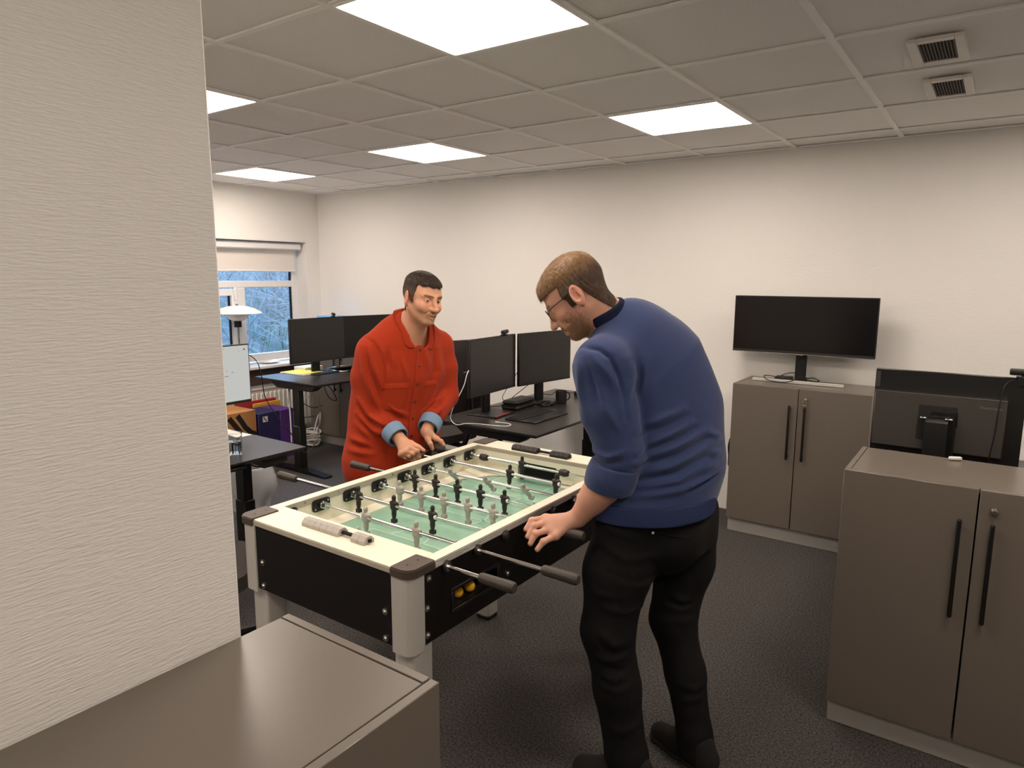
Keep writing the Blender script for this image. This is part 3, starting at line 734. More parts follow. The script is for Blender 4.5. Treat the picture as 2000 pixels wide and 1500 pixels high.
# left desk
gl = thing('drinking_glass', 'fluted glass of water on the left desk', 'glass', (-3.165, 1.985, .74))
prof = [(0,.004),(.031,.004),(.033,0),(.0335,.008),(.034,.03),(.040,.118),(.0385,.118),(.0325,.03),(.031,.012),(0,.012)]
part('tumbler', MB().lathe(prof, (-3.165,1.985,.74), 36), 'tumbler', gl)
part('water', MB().lathe([(0,.013),(.0305,.013),(.032,.03),(.0355,.072),(0,.072)], (-3.165,1.985,.74), 30), 'water', gl)
fl = MB()
for k in range(14):
    a = 2*PI*k/14; fl.tube([(-3.165+.0345*math.cos(a), 1.985+.0345*math.sin(a), .752), (-3.165+.038*math.cos(a), 1.985+.038*math.sin(a), .81)], .0018, 5)
part('flutes', fl, 'tumbler', gl)
solo('paper_sheet', 'white sheet of paper lying at the back of the left desk', 'paper', MB().box(-3.72,-3.48,2.10,2.295,.7405,.7425), 'paper', (-3.6,2.2,.74))
solo('power_strip', 'small grey power unit hanging under the left desk', 'power strip', MB().box(-3.20,-3.10,2.10,2.26,.655,.700,.006).box(-3.17,-3.12,2.12,2.20,.64,.655,.004), 'grey_plastic', (-3.15,2.18,.66))
solo('under_desk_cable', 'black cable drooping below the left desk edge', 'cable', MB().tube(smooth_path([(-3.12,2.02,.70),(-3.15,2.1,.65),(-3.17,2.16,.66),(-3.2,2.24,.69)]), .004, 6), 'plastic', (-3.15,2.1,.66))
bn = thing('waste_bin', 'grey wastebasket lined with a clear plastic bag under the left desk', 'bin', (-4.16, 2.70, 0))
part('bucket', MB().lathe([(0,.0),(.115,.0),(.145,.34),(.138,.34),(.11,.01),(0,.008)], (-4.16,2.70,0), 28), 'bin', bn)
bag = MB(); vs = []; fs = []; n = 40; rows = 9
for i in range(rows):
    u = i/(rows-1); z = .352-.30*u
    for k in range(n):
        a = 2*PI*k/n; rdd = .15-.018*u+.012*math.sin(7*a+3*u)*u+.010*noise.noise(Vector((math.cos(a)*3, math.sin(a)*3, u*4)))+(.055*max(0, math.cos(a-.55))**3*math.sin(min(1,u*1.25)*PI))
        vs.append((-4.16+rdd*math.cos(a), 2.70+rdd*math.sin(a), z))
for i in range(rows-1):
    for k in range(n): fs.append((i*n+k, i*n+(k+1) % n, (i+1)*n+(k+1) % n, (i+1)*n+k))
bag.add(vs, fs); part('bag', bag, 'bag', bn)
part('rim', MB().tube([(-4.16+.15*math.cos(a), 2.70+.15*math.sin(a), .352) for a in [2*PI*k/30 for k in range(30)]], .006, 6, closed=True), 'bag', bn)
# table lamp on the window sill
lx, ly, lz = -5.79, 3.742, .795
lm = thing('table_lamp', 'white layered-shade table lamp on the window sill', 'lamp', (lx, ly, lz))
part('base', MB().lathe([(0,lz),(.085,lz),(.085,lz+.010),(.03,lz+.018),(.012,lz+.03),(0,lz+.03)], (lx,ly,0), 28), 'steel', lm)
part('pole', MB().cyl((lx,ly,lz+.02),(lx,ly,1.235),.010,n=14), 'steel', lm)
part('socket', MB().cyl((lx,ly,1.175),(lx,ly,1.238),.034,n=20), 'black_metal', lm)
part('lower_shade', MB().lathe([(.05,1.235),(.075,1.25),(.118,1.305),(.115,1.308),(.071,1.254),(.046,1.239)], (lx,ly,0), 36), 'enamel', lm)
part('upper_shade', MB().lathe([(.222,1.305),(.21,1.318),(.155,1.348),(.09,1.368),(.03,1.375),(0,1.376),(0,1.372),(.03,1.371),(.09,1.363),(.155,1.343),(.205,1.315)], (lx,ly,0), 40), 'enamel', lm)
part('finial', MB().lathe([(0,1.374),(.012,1.375),(.012,1.388),(0,1.392)], (lx,ly,0), 12), 'steel', lm)
solo('dish', 'pale oval dish lying on the window sill', 'dish', MB().lathe([(0,.796),(.05,.796),(.10,.812),(.098,.815),(.05,.80),(0,.80)], (-5.86,4.10,0), 28), 'enamel', (-5.86,4.10,.796))
# black clutter beside the back cabinet
cb = MB()
cb.tube(smooth_path([(-1.375,4.60,.62),(-1.365,4.52,.66),(-1.36,4.45,.63),(-1.37,4.42,.55),(-1.365,4.47,.42),(-1.37,4.55,.36)]), .012, 8)
cb.box(-1.392,-1.362,4.46,4.58,.40,.60,.012)
solo('cable_hank', 'hank of black cable and plugs hanging beside the back cabinet', 'cable', cb, 'plastic', (-1.375, 4.5, .5))
# ------------------------------------------------------------------ implicit surfaces (smooth bodies) -> quads
def _smin(a, b, k):
    if k <= 0: return np.minimum(a, b)
    h = np.maximum(k-np.abs(a-b), 0)/k
    return np.minimum(a, b)-h*h*k*.25
def V3(p): return np.array(p, dtype=np.float64)
class Frame:
    def __init__(s, o, F, U):
        s.o = V3(o); s.F = V3(F)/np.linalg.norm(F); u = V3(U); u = u-s.F*u.dot(s.F); s.U = u/np.linalg.norm(u); s.L = np.cross(s.U, s.F)
        s.R = np.stack([s.F, s.L, s.U], 1)
    def p(s, a): return s.o+s.R @ V3(a)
    def d(s, a): return s.R @ V3(a)
    def loc(s, P): return (P-s.o) @ s.R
WORLD = Frame((0,0,0), (1,0,0), (0,0,1))
class Prog:
    def __init__(s): s.items = []
    def cone(s, a, b, ra, rb=None, k=.02, op='u', fr=WORLD, flat=None, fs=1.0):
        rb = ra if rb is None else rb; a = fr.p(a); b = fr.p(b)
        n = None
        if flat is not None: n = fr.d(flat); n = n/np.linalg.norm(n)
        mx = max(ra, rb)*max(1, fs)
        s.items.append(('c', op, k, (a+b)/2, np.linalg.norm(b-a)/2+mx, (a, b-a, max(1e-12, (b-a).dot(b-a)), ra, rb, n, fs))); return s
    def ell(s, c, r, k=.02, op='u', fr=WORLD, rot=None):
        R = fr.R if rot is None else fr.R @ rot
        s.items.append(('e', op, k, fr.p(c), max(r), (fr.p(c), R, V3(r)))); return s
    def box(s, c, h, r=.005, k=.01, op='u', fr=WORLD, rot=None):
        R = fr.R if rot is None else fr.R @ rot
        s.items.append(('b', op, k, fr.p(c), float(np.linalg.norm(h))+r, (fr.p(c), R, V3(h), r))); return s
    def plane(s, p, n, k=.0, op='s', fr=WORLD):
        n = fr.d(n); n = n/np.linalg.norm(n)     # region removed lies on the side n points to
        s.items.append(('p', op, k, fr.p(p), 1e9, (fr.p(p), n))); return s
    def chain(s, pts, rs, k=.02, flat=None, fs=1.0, fr=WORLD, op='u'):
        for i in range(len(pts)-1):
            f = fs if not isinstance(fs, (list, tuple)) else .5*(fs[i]+fs[i+1])
            s.cone(pts[i], pts[i+1], rs[i], rs[i+1], k, op, fr, flat, f)
        return s
    @staticmethod
    def dist(it, P):
        t = it[0]; q = it[5]
        if t == 'c':
            a, ba, bb, ra, rb, n, fs = q; d = P-a
            h = np.clip(d @ ba/bb, 0, 1); e = d-h[:,None]*ba; r = ra+(rb-ra)*h
            if n is not None:
                c = e @ n; e = e+np.outer(c*(1/fs-1), n)
                return (np.sqrt((e*e).sum(1))-r)*(.5+.5*min(1, fs))
            return np.sqrt((e*e).sum(1))-r
        if t == 'e':
            c, R, r = q; l = (P-c) @ R
            k0 = np.sqrt(((l/r)**2).sum(1)); k1 = np.sqrt(((l/(r*r))**2).sum(1))+1e-9
            return k0*(k0-1)/k1
        if t == 'b':
            c, R, h, r = q; l = np.abs((P-c) @ R)-h+r
            return np.sqrt((np.maximum(l, 0)**2).sum(1))+np.minimum(l.max(1), 0)-r
        p, n = q
        return -((P-p) @ n)
    def eval(s, P, items=None):
        D = np.full(len(P), 1.0)
        for it in (s.items if items is None else items):
            d = Prog.dist(it, P)
            if it[1] == 'u': D = _smin(D, d, it[2])
            elif it[1] == 's': D = -_smin(-D, d, it[2])
            else: D = -_smin(-D, -d, it[2])
        return D
    def cull(s, c, r):
        return [it for it in s.items if it[3] is not None and (it[4] > 1e8 or np.linalg.norm(it[3]-c)-it[4]*1.3 < r+it[2]+.02)]
    def bounds(s):
        lo = np.full(3, 1e9); hi = -lo
        for it in s.items:
            if it[1] == 'u' and it[4] < 1e8: lo = np.minimum(lo, it[3]-it[4]); hi = np.maximum(hi, it[3]+it[4])
        return lo, hi
def nets(prog, h, lo=None, hi=None, B=16):
    """surface nets over an implicit program; returns vertices and quads"""
    l0, h0 = prog.bounds(); lo = l0 if lo is None else V3(lo); hi = h0 if hi is None else V3(hi)
    lo = lo-3*h; nb = np.ceil((hi+3*h-lo)/(h*B)).astype(int); n = nb*B
    G = np.full(tuple(n+1), 1.0, dtype=np.float32)
    cs = np.stack(np.meshgrid(*[np.arange(m) for m in nb], indexing='ij'), -1).reshape(-1, 3)
    ctr = lo+(cs+.5)*h*B; rad = h*B*.87
    d = prog.eval(ctr)
    for b, c, dd in zip(cs, ctr, d):
        s0 = b*B
        if abs(dd) > rad*1.45+.012:
            if dd < 0: G[s0[0]:s0[0]+B+1, s0[1]:s0[1]+B+1, s0[2]:s0[2]+B+1] = -1
    ax = np.arange(B+1)
    LP = np.stack(np.meshgrid(ax, ax, ax, indexing='ij'), -1).reshape(-1, 3)*h
    for b, c, dd in zip(cs, ctr, d):
        if abs(dd) > rad*1.45+.012: continue
        s0 = b*B
        G[s0[0]:s0[0]+B+1, s0[1]:s0[1]+B+1, s0[2]:s0[2]+B+1] = prog.eval(lo+s0*h+LP, prog.cull(c, rad)).reshape(B+1, B+1, B+1)
    S = G < 0
    nc = n
    strides = np.array([nc[1]*nc[2], nc[2], 1])
    acc_i = []; acc_p = []; quads = []
    for a in range(3):
        sl0 = [slice(None)]*3; sl1 = [slice(None)]*3; sl0[a] = slice(0, -1); sl1[a] = slice(1, None)
        cr = S[tuple(sl0)] != S[tuple(sl1)]
        idx = np.argwhere(cr)
        if len(idx) == 0: continue
        u, w = [(1,2),(2,0),(0,1)][a]
        ok = (idx[:,u] > 0) & (idx[:,w] > 0) & (idx[:,u] < nc[u]) & (idx[:,w] < nc[w]); idx = idx[ok]
        j = idx.copy(); j[:,a] += 1
        g0 = G[idx[:,0],idx[:,1],idx[:,2]]; g1 = G[j[:,0],j[:,1],j[:,2]]
        t = np.clip(g0/(g0-g1+1e-12), 0, 1)
        P = idx.astype(np.float64); P[:,a] += t
        cells = []
        for du, dw in ((-1,-1),(0,-1),(0,0),(-1,0)):
            c = idx.copy(); c[:,u] += du; c[:,w] += dw
            ci = c @ strides; cells.append(ci); acc_i.append(ci); acc_p.append(P)
        q = np.stack(cells, 1); fl = g0 > 0
        q[fl] = q[fl][:, ::-1]; quads.append(q)
    I = np.concatenate(acc_i); PP = np.concatenate(acc_p); Q = np.concatenate(quads)
    uq, inv = np.unique(I, return_inverse=True)
    cnt = np.bincount(inv).astype(np.float64)
    V = np.stack([np.bincount(inv, PP[:,k])/cnt for k in range(3)], 1)*h+lo
    F = np.searchsorted(uq, Q)
    return V, F
def np_mesh(name, V, F, m, off=(0,0,0), col=None, smooth_it=1):
    for _ in range(smooth_it):            # light laplacian
        s = np.zeros_like(V); c = np.zeros(len(V))
        for a in range(4):
            b = (a+1) % 4
            for k in range(3): s[:,k] += np.bincount(F[:,a], V[F[:,b],k], len(V))+np.bincount(F[:,b], V[F[:,a],k], len(V))
            c += np.bincount(F[:,a], minlength=len(V))+np.bincount(F[:,b], minlength=len(V))
        V = .5*V+.5*s/np.maximum(c, 1)[:,None]
    me = bpy.data.meshes.new(name); nv, nf = len(V), len(F)
    me.vertices.add(nv); me.vertices.foreach_set('co', (V-np.array(off)).astype(np.float32).ravel())
    me.loops.add(nf*4); me.loops.foreach_set('vertex_index', F.astype(np.int32).ravel())
    me.polygons.add(nf); me.polygons.foreach_set('loop_start', np.arange(0, nf*4, 4, dtype=np.int32))
    me.polygons.foreach_set('use_smooth', np.ones(nf, dtype=bool))
    me.update(calc_edges=True)
    me.materials.append(M[m] if isinstance(m, str) else m)
    if col is not None:
        at = me.color_attributes.new('Col', 'FLOAT_COLOR', 'POINT')
        c4 = np.ones((nv, 4), dtype=np.float32); c4[:,:3] = col; at.data.foreach_set('color', c4.ravel())
    return me
def vnormals(V, F):
    n = np.cross(V[F[:,2]]-V[F[:,0]], V[F[:,3]]-V[F[:,1]]); N = np.zeros_like(V)
    for a in range(4):
        for k in range(3): N[:,k] += np.bincount(F[:,a], n[:,k], len(V))
    return N/np.maximum(np.linalg.norm(N, axis=1), 1e-12)[:,None]

# ------------------------------------------------------------------ table football
TB = (-1.595, 1.91, 0)
ft = thing('football_table', 'table football table with black sides, cream rim and green field', 'game table', TB)
def TP(n, mb, m, par=None, **k): return part(n, mb, m, par or ft, **k)
X0, X1, Y0, Y1, ZT, ZB = -1.975, -1.215, 1.245, 2.575, .880, .645
XI0, XI1, YI0, YI1, ZF = -1.935, -1.255, 1.385, 2.455, .765
yk = lambda k: 1.3955+.1425*k
ZR = .846
# near and far end boards (cream top with grey edge), outer black panels
for (ya, yb, s) in ((Y0, YI0, 1), (YI1, Y1, -1)):
    TP('end_rail', MB().box(X0+.035, X1-.035, ya+.002, yb, ZT-.003, ZT, .001), 'cream')
    TP('end_rail_edge', MB().box(X0+.035, X1-.035, ya, yb, ZT-.019, ZT-.0032, .001), 'cream_edge')
    yo = ya if s > 0 else yb; yi = yb if s > 0 else ya
    TP('end_panel', MB().box(X0+.035, X1-.035, yo+s*.006, yo+s*.03, ZB, ZT-.019), 'black_board')
    w = MB()                                                # inner end wall with the goal mouth
    g0, g1, gz = -1.705, -1.485, .838
    w.box(XI0, g0, yi-s*.016, yi, ZF-.02, ZT-.019); w.box(g1, XI1, yi-s*.016, yi, ZF-.02, ZT-.019); w.box(g0, g1, yi-s*.016, yi, gz, ZT-.019)
    w.prism([(g0, gz), (g0+.02, gz), (g0, gz-.02)], yi-s*.016, yi, 'y'); w.prism([(g1, gz), (g1, gz-.02), (g1-.02, gz)], yi-s*.016, yi, 'y')
    TP('inner_end_wall', w, 'cream')
    TP('goal_box', MB().box(g0-.002, g1+.002, yi-s*.09, yi-s*.0165, ZF-.05, gz+.004), 'goal_dark')
# side walls with cream rail tops
for s, xo, xi in ((-1, X0, XI0), (1, X1, XI1)):
    TP('side_rail', MB().box(min(xo, xi)+.001, max(xo, xi)-.001, YI0-.055, YI1+.055, ZT-.003, ZT, .001), 'cream')
    pr = MB(); xf = xo
    for i in range(6):
        z1 = ZT-.0035-i*.0035; pr.box(xo-s*.008, xo-(s*.0015 if i % 2 else 0), YI0-.055, YI1+.055, z1-.0031, z1, .0006)
    pr.box(xo-s*.03, xo-s*.004, YI0-.055, YI1+.055, ZT-.025, ZT-.0033)
    TP('ribbed_profile', pr, 'alu')
    TP('inner_side_wall', MB().box(xi+s*.001, xi+s*.012, YI0-.02, YI1+.02, ZF-.02, ZT-.0032), 'cream')
    TP('inner_rim', MB().box(xi-s*.0012, xi+s*.001, YI0, YI1, ZT-.022, ZT-.001), 'cream_edge')
    a, b = xo-s*.022, xo-s*.003
    if s > 0:   # ball return opening
        p = MB(); oy0, oy1, oz0, oz1 = 1.432, 1.640, .703, .757
        p.box(a, b, Y0+.035, oy0, ZB, ZT-.025); p.box(a, b, oy1, Y1-.035, ZB, ZT-.025); p.box(a, b, oy0, oy1, ZB, oz0); p.box(a, b, oy0, oy1, oz1, ZT-.025)
        sp = TP('side_panel', p, 'black_board')
        fr = MB(); fr.box(b, b+.004, oy0-.014, oy1+.014, oz1, oz1+.012, .0015); fr.box(b, b+.004, oy0-.014, oy1+.014, oz0-.014, oz0, .0015)
        fr.box(b, b+.004, oy0-.014, oy0, oz0, oz1, .0015); fr.box(b, b+.004, oy1, oy1+.014, oz0, oz1, .0015)
        TP('return_frame', fr, 'plastic', sp)
        tr_ = MB().box(b-.09, b-.02, oy0-.01, oy1+.01, oz0-.012, oz0-.004).box(b-.094, b-.09, oy0-.01, oy1+.01, oz0-.01, oz1+.02).box(b-.09, b-.02, oy0-.012, oy0-.008, oz0-.01, oz1+.02).box(b-.09, b-.02, oy1+.008, oy1+.012, oz0-.01, oz1+.02)
        TP('return_tray', tr_, 'goal_dark', sp)
        for j, yy in enumerate((1.455, 1.497, 1.549)):
            solo('table_football', ('yellow ball at the left end of the football table return slot', 'middle yellow ball of the three in the return slot', 'rightmost yellow ball in the return slot, under the near handle')[j], 'ball', MB().lathe([(.0175*math.sin(PI*i/12), -.0175*math.cos(PI*i/12)) for i in range(13)], (b-.045+.004*j, yy, oz0+.0136), 20), 'yellow', (b-.045, yy, oz0), 'yellow table footballs')
    else:
        TP('side_panel', MB().box(a, b, Y0+.035, Y1-.035, ZB, ZT-.025), 'black_board')
# posts, caps, legs, bolts
def rounded(x0, x1, y0, y1, r, cx, cy, n=7):
    """rectangle with only the outer corner (towards cx,cy signs) rounded by r"""
    out = []
    for (sx, sy) in ((1,1),(-1,1),(-1,-1),(1,-1)):
        px, py = (x1 if sx > 0 else x0), (y1 if sy > 0 else y0)
        rr = r if (sx, sy) == (cx, cy) else .004
        ox, oy = px-sx*rr, py-sy*rr; a0 = math.atan2(sy, sx)-PI/4
        for i in range(n+1):
            a = a0+PI/2*i/n; out.append((ox+rr*math.cos(a), oy+rr*math.sin(a)))
    return out
for sx in (-1, 1):
    for sy in (-1, 1):
        xo, yo = (X1 if sx > 0 else X0), (Y1 if sy > 0 else Y0)
        xa, xb = sorted((xo-sx*.070, xo+sx*.001)); ya, yb = sorted((yo-sy*.060, yo+sy*.001))
        TP('corner_post', MB().prism(rounded(xa, xb, ya, yb, .030, sx, sy), ZB-.012, ZT-.018), 'alu', sharp=30)
        xa, xb = sorted((xo-sx*.068, xo+sx*.007)); ya, yb = sorted((yo-sy*.100, yo+sy*.007))
        cap = MB().prism(rounded(xa, xb, ya, yb, .034, sx, sy), ZT-.020, ZT+.001)
        xa2, xb2 = sorted((xo-sx*.067, xo+sx*.004)); ya2, yb2 = sorted((yo-sy*.099, yo+sy*.004))
        cap.prism(rounded(xa2, xb2, ya2, yb2, .032, sx, sy), ZT+.001, ZT+.0045)
        c = TP('corner_cap', cap, 'corner', sharp=30)
        for q in (.03, .072): TP('cap_screw', MB().lathe([(.0,.0052),(.0035,.005),(.004,.0042)], (xo-sx*.035, yo-sy*q, ZT), 10), 'black_metal', c)
        lx, ly = xo-sx*.048, yo-sy*.062
        lg = TP('leg', MB().prism([(lx+.039*math.copysign(abs(math.cos(a))**.22, math.cos(a)), ly+.039*math.copysign(abs(math.sin(a))**.22, math.sin(a))) for a in [2*PI*k/40 for k in range(40)]], .022, ZB+.02), 'alu', sharp=25)
        TP('foot', MB().box(lx-.039, lx+.039, ly-.039, ly+.039, 0, .022, .006), 'plastic', lg)
        def bolt(c, ax, sg):
            mb = MB(); T = Matrix.Translation(Vector(c))
            T = T @ (Matrix.Rotation(sg*PI/2, 4, 'Y') if ax == 'x' else Matrix.Rotation(-sg*PI/2, 4, 'X'))
            mb.lathe([(.0105,0),(.0105,.002),(.0075,.0025),(.0072,.004),(.005,.0068),(.0022,.0072),(.002,.005),(0,.005)], (0,0,0), 18, 'z', T); return mb
        for z in (.74, .66):
            TP('bolt', bolt((xo-sx*.100, yo-sy*(-.001+.0065), z), 'y', sy), 'steel')
            TP('bolt', bolt((xo-sx*.003, yo-sy*.053-sy*.02*0, z+.012), 'x', sx), 'steel') if False else TP('bolt', bolt((xo-sx*.003, yo-sy*.072, z+.010), 'x', sx), 'steel')
        TP('bolt', bolt((xo-sx*.003, yo-sy*.080, .835), 'x', sx), 'steel')
TP('bolt', bolt((X1-.003, 1.697, .713), 'x', 1), 'steel')
# playing field
TP('field_base', MB().box(XI0, XI1, YI0, YI1, ZF-.022, ZF-.0005), 'cream')
e = .047
oct_ = [(XI0+e,YI0+.19),(XI0+.125,YI0+.065),(XI0+.19,YI0+.022),(-1.705,YI0+.022),(-1.705,YI0),(-1.485,YI0),(-1.485,YI0+.022),(XI1-.19,YI0+.022),(XI1-.125,YI0+.065),(XI1-e,YI0+.19),
        (XI1-e,YI1-.19),(XI1-.125,YI1-.065),(XI1-.19,YI1-.022),(-1.485,YI1-.022),(-1.485,YI1),(-1.705,YI1),(-1.705,YI1-.022),(XI0+.19,YI1-.022),(XI0+.125,YI1-.065),(XI0+e,YI1-.19)]
fld = TP('playing_field', MB().prism(oct_, ZF-.004, ZF), 'field')
for s, xi in ((-1, XI0), (1, XI1)):
    TP('side_ramp', MB().prism([(xi, ZF-.001), (xi-s*e, ZF-.001), (xi-s*e, ZF+.0025), (xi, ZF+.012)], YI0, YI1, 'y'), 'cream')
for sx in (-1, 1):
    for sy in (-1, 1):
        xi, yi = (XI1 if sx > 0 else XI0), (YI1 if sy > 0 else YI0)
        TP('corner_ramp', MB().add([(xi-sx*e,yi-sy*.19,ZF+.002),(xi-sx*.125,yi-sy*.065,ZF+.002),(xi-sx*.19,yi-sy*.022,ZF+.002),(xi-sx*.19,yi,ZF+.006),(xi,yi,ZF+.02),(xi,yi-sy*.19,ZF+.0115)], [(0,1,5),(1,4,5),(1,2,3),(1,3,4)]), 'cream')
ln = MB(); z0, z1 = ZF, ZF+.0006
def ring(cx, cy, r, a0=0, a1=2*PI, n=48, w=.0035):
    for i in range(n):
        a, b = a0+(a1-a0)*i/n, a0+(a1-a0)*(i+1)/n
        ln.add([(cx+(r-w)*math.cos(a), cy+(r-w)*math.sin(a), z1), (cx+(r+w)*math.cos(a), cy+(r+w)*math.sin(a), z1), (cx+(r+w)*math.cos(b), cy+(r+w)*math.sin(b), z1), (cx+(r-w)*math.cos(b), cy+(r-w)*math.sin(b), z1)], [(0,1,2,3)])
ring(-1.595, 1.92, .105); ln.box(XI0+e, XI1-e, 1.917, 1.923, z0, z1)
for s, yy in ((1, YI0), (-1, YI1)):
    ring(-1.595, yy+s*.24, .075, 0 if s > 0 else PI, PI if s > 0 else 2*PI, 24)
    ln.box(-1.76, -1.43, yy+s*.237, yy+s*.243, z0, z1); ln.box(-1.763, -1.757, yy+s*.02, yy+s*.24, z0, z1); ln.box(-1.433, -1.427, yy+s*.02, yy+s*.24, z0, z1)
    ln.box(-1.69, -1.50, yy+s*.117, yy+s*.123, z0, z1); ln.box(-1.693, -1.687, yy+s*.02, yy+s*.12, z0, z1); ln.box(-1.503, -1.497, yy+s*.02, yy+s*.12, z0, z1)
TP('field_lines', ln, 'field_line', fld)
# toy player: origin on the rod axis, faces +y
pg = Prog()
pg.ell((0,0,.0295), (.0078,.0085,.0098), 0).cone((0,0,.014),(0,0,.024),.0055,.005,.006)
pg.cone((-.011,0,.0105),(.011,0,.0105),.0065,.0065,.008).box((0,0,.0), (.0135,.0095,.012), .006, .006)
pg.cone((-.0165,.001,.008),(-.0155,.004,-.010),.0045,.004,.006).cone((.0165,.001,.008),(.0155,.004,-.010),.0045,.004,.006)
pg.cone((0,0,-.012),(0,0,-.034),.0115,.0085,.008,flat=(0,1,0),fs=.75).cone((0,0,-.03),(0,0,-.05),.0088,.0062,.004)
pg.box((0,.001,-.0565), (.0105,.0085,.0075), .0025, .003)
PV, PF = nets(pg, .00165)
fig_me = {'g': np_mesh('player_figure', PV, PF, 'fig_grey'), 'b': np_mesh('player_figure', PV, PF, 'fig_black')}
RODS = {0: ('g', [-1.579], 0, (-1.093,)), 1: ('g', [-1.699,-1.464], 0, (-.981,)), 2: ('b', [-1.893,-1.708,-1.523], 0, (-2.255,)), 3: ('g', [-1.820,-1.708,-1.595,-1.483,-1.370], 0, (-1.125,)),
        4: ('b', [-1.874,-1.762,-1.650,-1.537,-1.424], 0, (-2.135,)), 5: ('g', [-1.794,-1.611,-1.427], .75, (-1.20,)), 6: ('b', [-1.604,-1.377], -.08, (-2.085,)), 7: ('b', [-1.639], 0, (-2.087,))}
for k, (c, xs, tilt, (hx,)) in RODS.items():
    y = yk(k); tw = .0066; tn = .0036
    bump = [] if k not in (0, 7) else [-1.849, -1.426] if k == 7 else [-1.775, -1.365]
    ends = xs+bump; lo_, hi_ = min(ends)-.016, max(ends)+.016
    r_ = MB()
    if c == 'g': r_.cyl((lo_,y,ZR),(hx+.01,y,ZR),tw,n=14).cyl((XI0-.035,y,ZR),(lo_,y,ZR),tn,n=10)
    else: r_.cyl((hx-.01,y,ZR),(hi_,y,ZR),tw,n=14).cyl((hi_,y,ZR),(XI1+.035,y,ZR),tn,n=10)
    rod = TP('rod', r_, 'chrome')
    s = 1 if c == 'g' else -1
    prof = [(.0085,0),(.0125,.001),(.0145,.006),(.015,.02),(.0155,.06),(.0165,.098),(.016,.110),(.0125,.116),(0,.117)]
    hd = MB(); n = 24; vs = []; fs = []
    for (rr_, h) in prof:
        for q in range(n):
            a = 2*PI*q/n; rq = rr_*(1-.06*(q % 3 == 0)*(0.01 < h < .105)); vs.append((hx+s*h, y+rq*math.cos(a), ZR+rq*math.sin(a)))
    for i in range(len(prof)-1):
        for q in range(n): fs.append((i*n+q, i*n+(q+1) % n, (i+1)*n+(q+1) % n, (i+1)*n+q))
    fs.append(tuple(range(n))); hd.add(vs, fs); TP('handle', hd, 'rubber', rod, sharp=35)
    for x in xs:
        o = link('player_figure', fig_me[c], rod, (x-TB[0], y-TB[1], ZR)); o.rotation_euler = (tilt+random.uniform(-.02,.02), 0, 0 if c == 'g' else 0)
    xe = hi_ if c == 'b' else lo_
    TP('end_collar', MB().cyl((xe-.004,y,ZR),(xe+.004,y,ZR),.0095,n=16), 'white_plastic', rod)
    for x in bump:
        TP('bumper', MB().lathe([(.0068,-.022),(.0125,-.020),(.0155,-.014),(.015,-.006),(.0165,-.002),(.0165,.006),(.0145,.012),(.013,.020),(.0068,.022)], (x,y,ZR), 20, 'x'), 'fig_black', rod)
    for sx, xi in ((-1, XI0), (1, XI1)):
        bp = MB(); ang = [2*PI*q/24 for q in range(24)]
        pl = [(y+.039*math.copysign(abs(math.cos(a))**.4, math.cos(a)), ZR-.001+.0225*math.copysign(abs(math.sin(a))**.4, math.sin(a))) for a in ang]
        xa, xb = sorted((xi-sx*.001, xi-sx*.006)); bp.prism(pl, xa, xb, 'x'); bp.lathe([(.0155,0),(.0145,-sx*.012),(.008,-sx*.012)], (xi,y,ZR), 20, 'x')
        b = TP('bearing_plate', bp, 'plastic')
        sc_ = MB()
        for q in (-1, 1): sc_.lathe([(.0042,-sx*.006),(.0042,-sx*.0078),(.002,-sx*.0085),(0,-sx*.008)], (xi, y+q*.029, ZR-.001+q*.0115), 10, 'x')
        TP('plate_screw', sc_, 'steel', b)
        sp_ = MB(); L0 = .030
        sp_.tube([(xi-sx*(.008+L0*u/60), y+.0115*math.cos(u*.62), ZR+.0115*math.sin(u*.62)) for u in range(61)], .0016, 5)
        sp_.lathe([(.0125,0),(.0125,-sx*.003),(.0075,-sx*.003)], (xi-sx*.038,y,ZR), 18, 'x')
        TP('spring', sp_, 'chrome', b)
    o_ = MB(); xo = X1-.003
    o_.lathe([(.0175,0),(.0185,.006),(.0150,.010),(.009,.010)], (xo,y,ZR-.0), 22, 'x'); ob = TP('bushing', o_, 'plastic')
    if c == 'g': TP('washer', MB().lathe([(.0135,.0102),(.0135,.0125),(.0072,.0125)], (xo,y,ZR), 20, 'x'), 'steel', ob)
    else: TP('bushing_cap', MB().lathe([(.0125,.0102),(.0105,.014),(0,.0145)], (xo,y,ZR), 18, 'x'), 'plastic_soft', ob)
    TP('bushing', MB().lathe([(.0175,0),(.0185,-.006),(.0150,-.010),(.009,-.010)], (X0+.003,y,ZR), 22, 'x'), 'plastic')
for yy in (1.47, 1.62, 1.9, 2.18, 2.42):
    TP('rail_screw', MB().lathe([(.004,.0012),(.004,.0022),(.0015,.003),(0,.0026)], (XI0, yy, ZT-.011), 10, 'x'), 'steel')
# score counters
def counter(y, x_bar, groups, m, bar):
    b = TP('score_bar', MB().box(x_bar[0], x_bar[1], y-.006, y+.006, ZT+.006, ZT+.015, .002), bar)
    for (xa, n, w) in groups:
        for i in range(n):
            x = xa+w*i; h = .018
            bd = MB().prism([(y-.020,ZT+.0005),(y+.020,ZT+.0005),(y+.020,ZT+.011),(y+.009,ZT+.0225),(y-.009,ZT+.0225),(y-.020,ZT+.011)], x+.0006, x+w-.0006, 'x')
            bd.lathe([(.0025,0),(.0025,.0008),(0,.001)], (x+w/2, y, ZT+.0225), 8)
            TP('score_bead', bd, m, b)
counter(1.325, (-1.745, -1.445), ((-1.738, 6, .0285), (-1.512, 2, .030)), 'fig_grey', 'goal_dark')
counter(2.490, (-1.755, -1.455), ((-1.752, 6, .0225), (-1.548, 4, .0225)), 'fig_black', 'goal_dark')
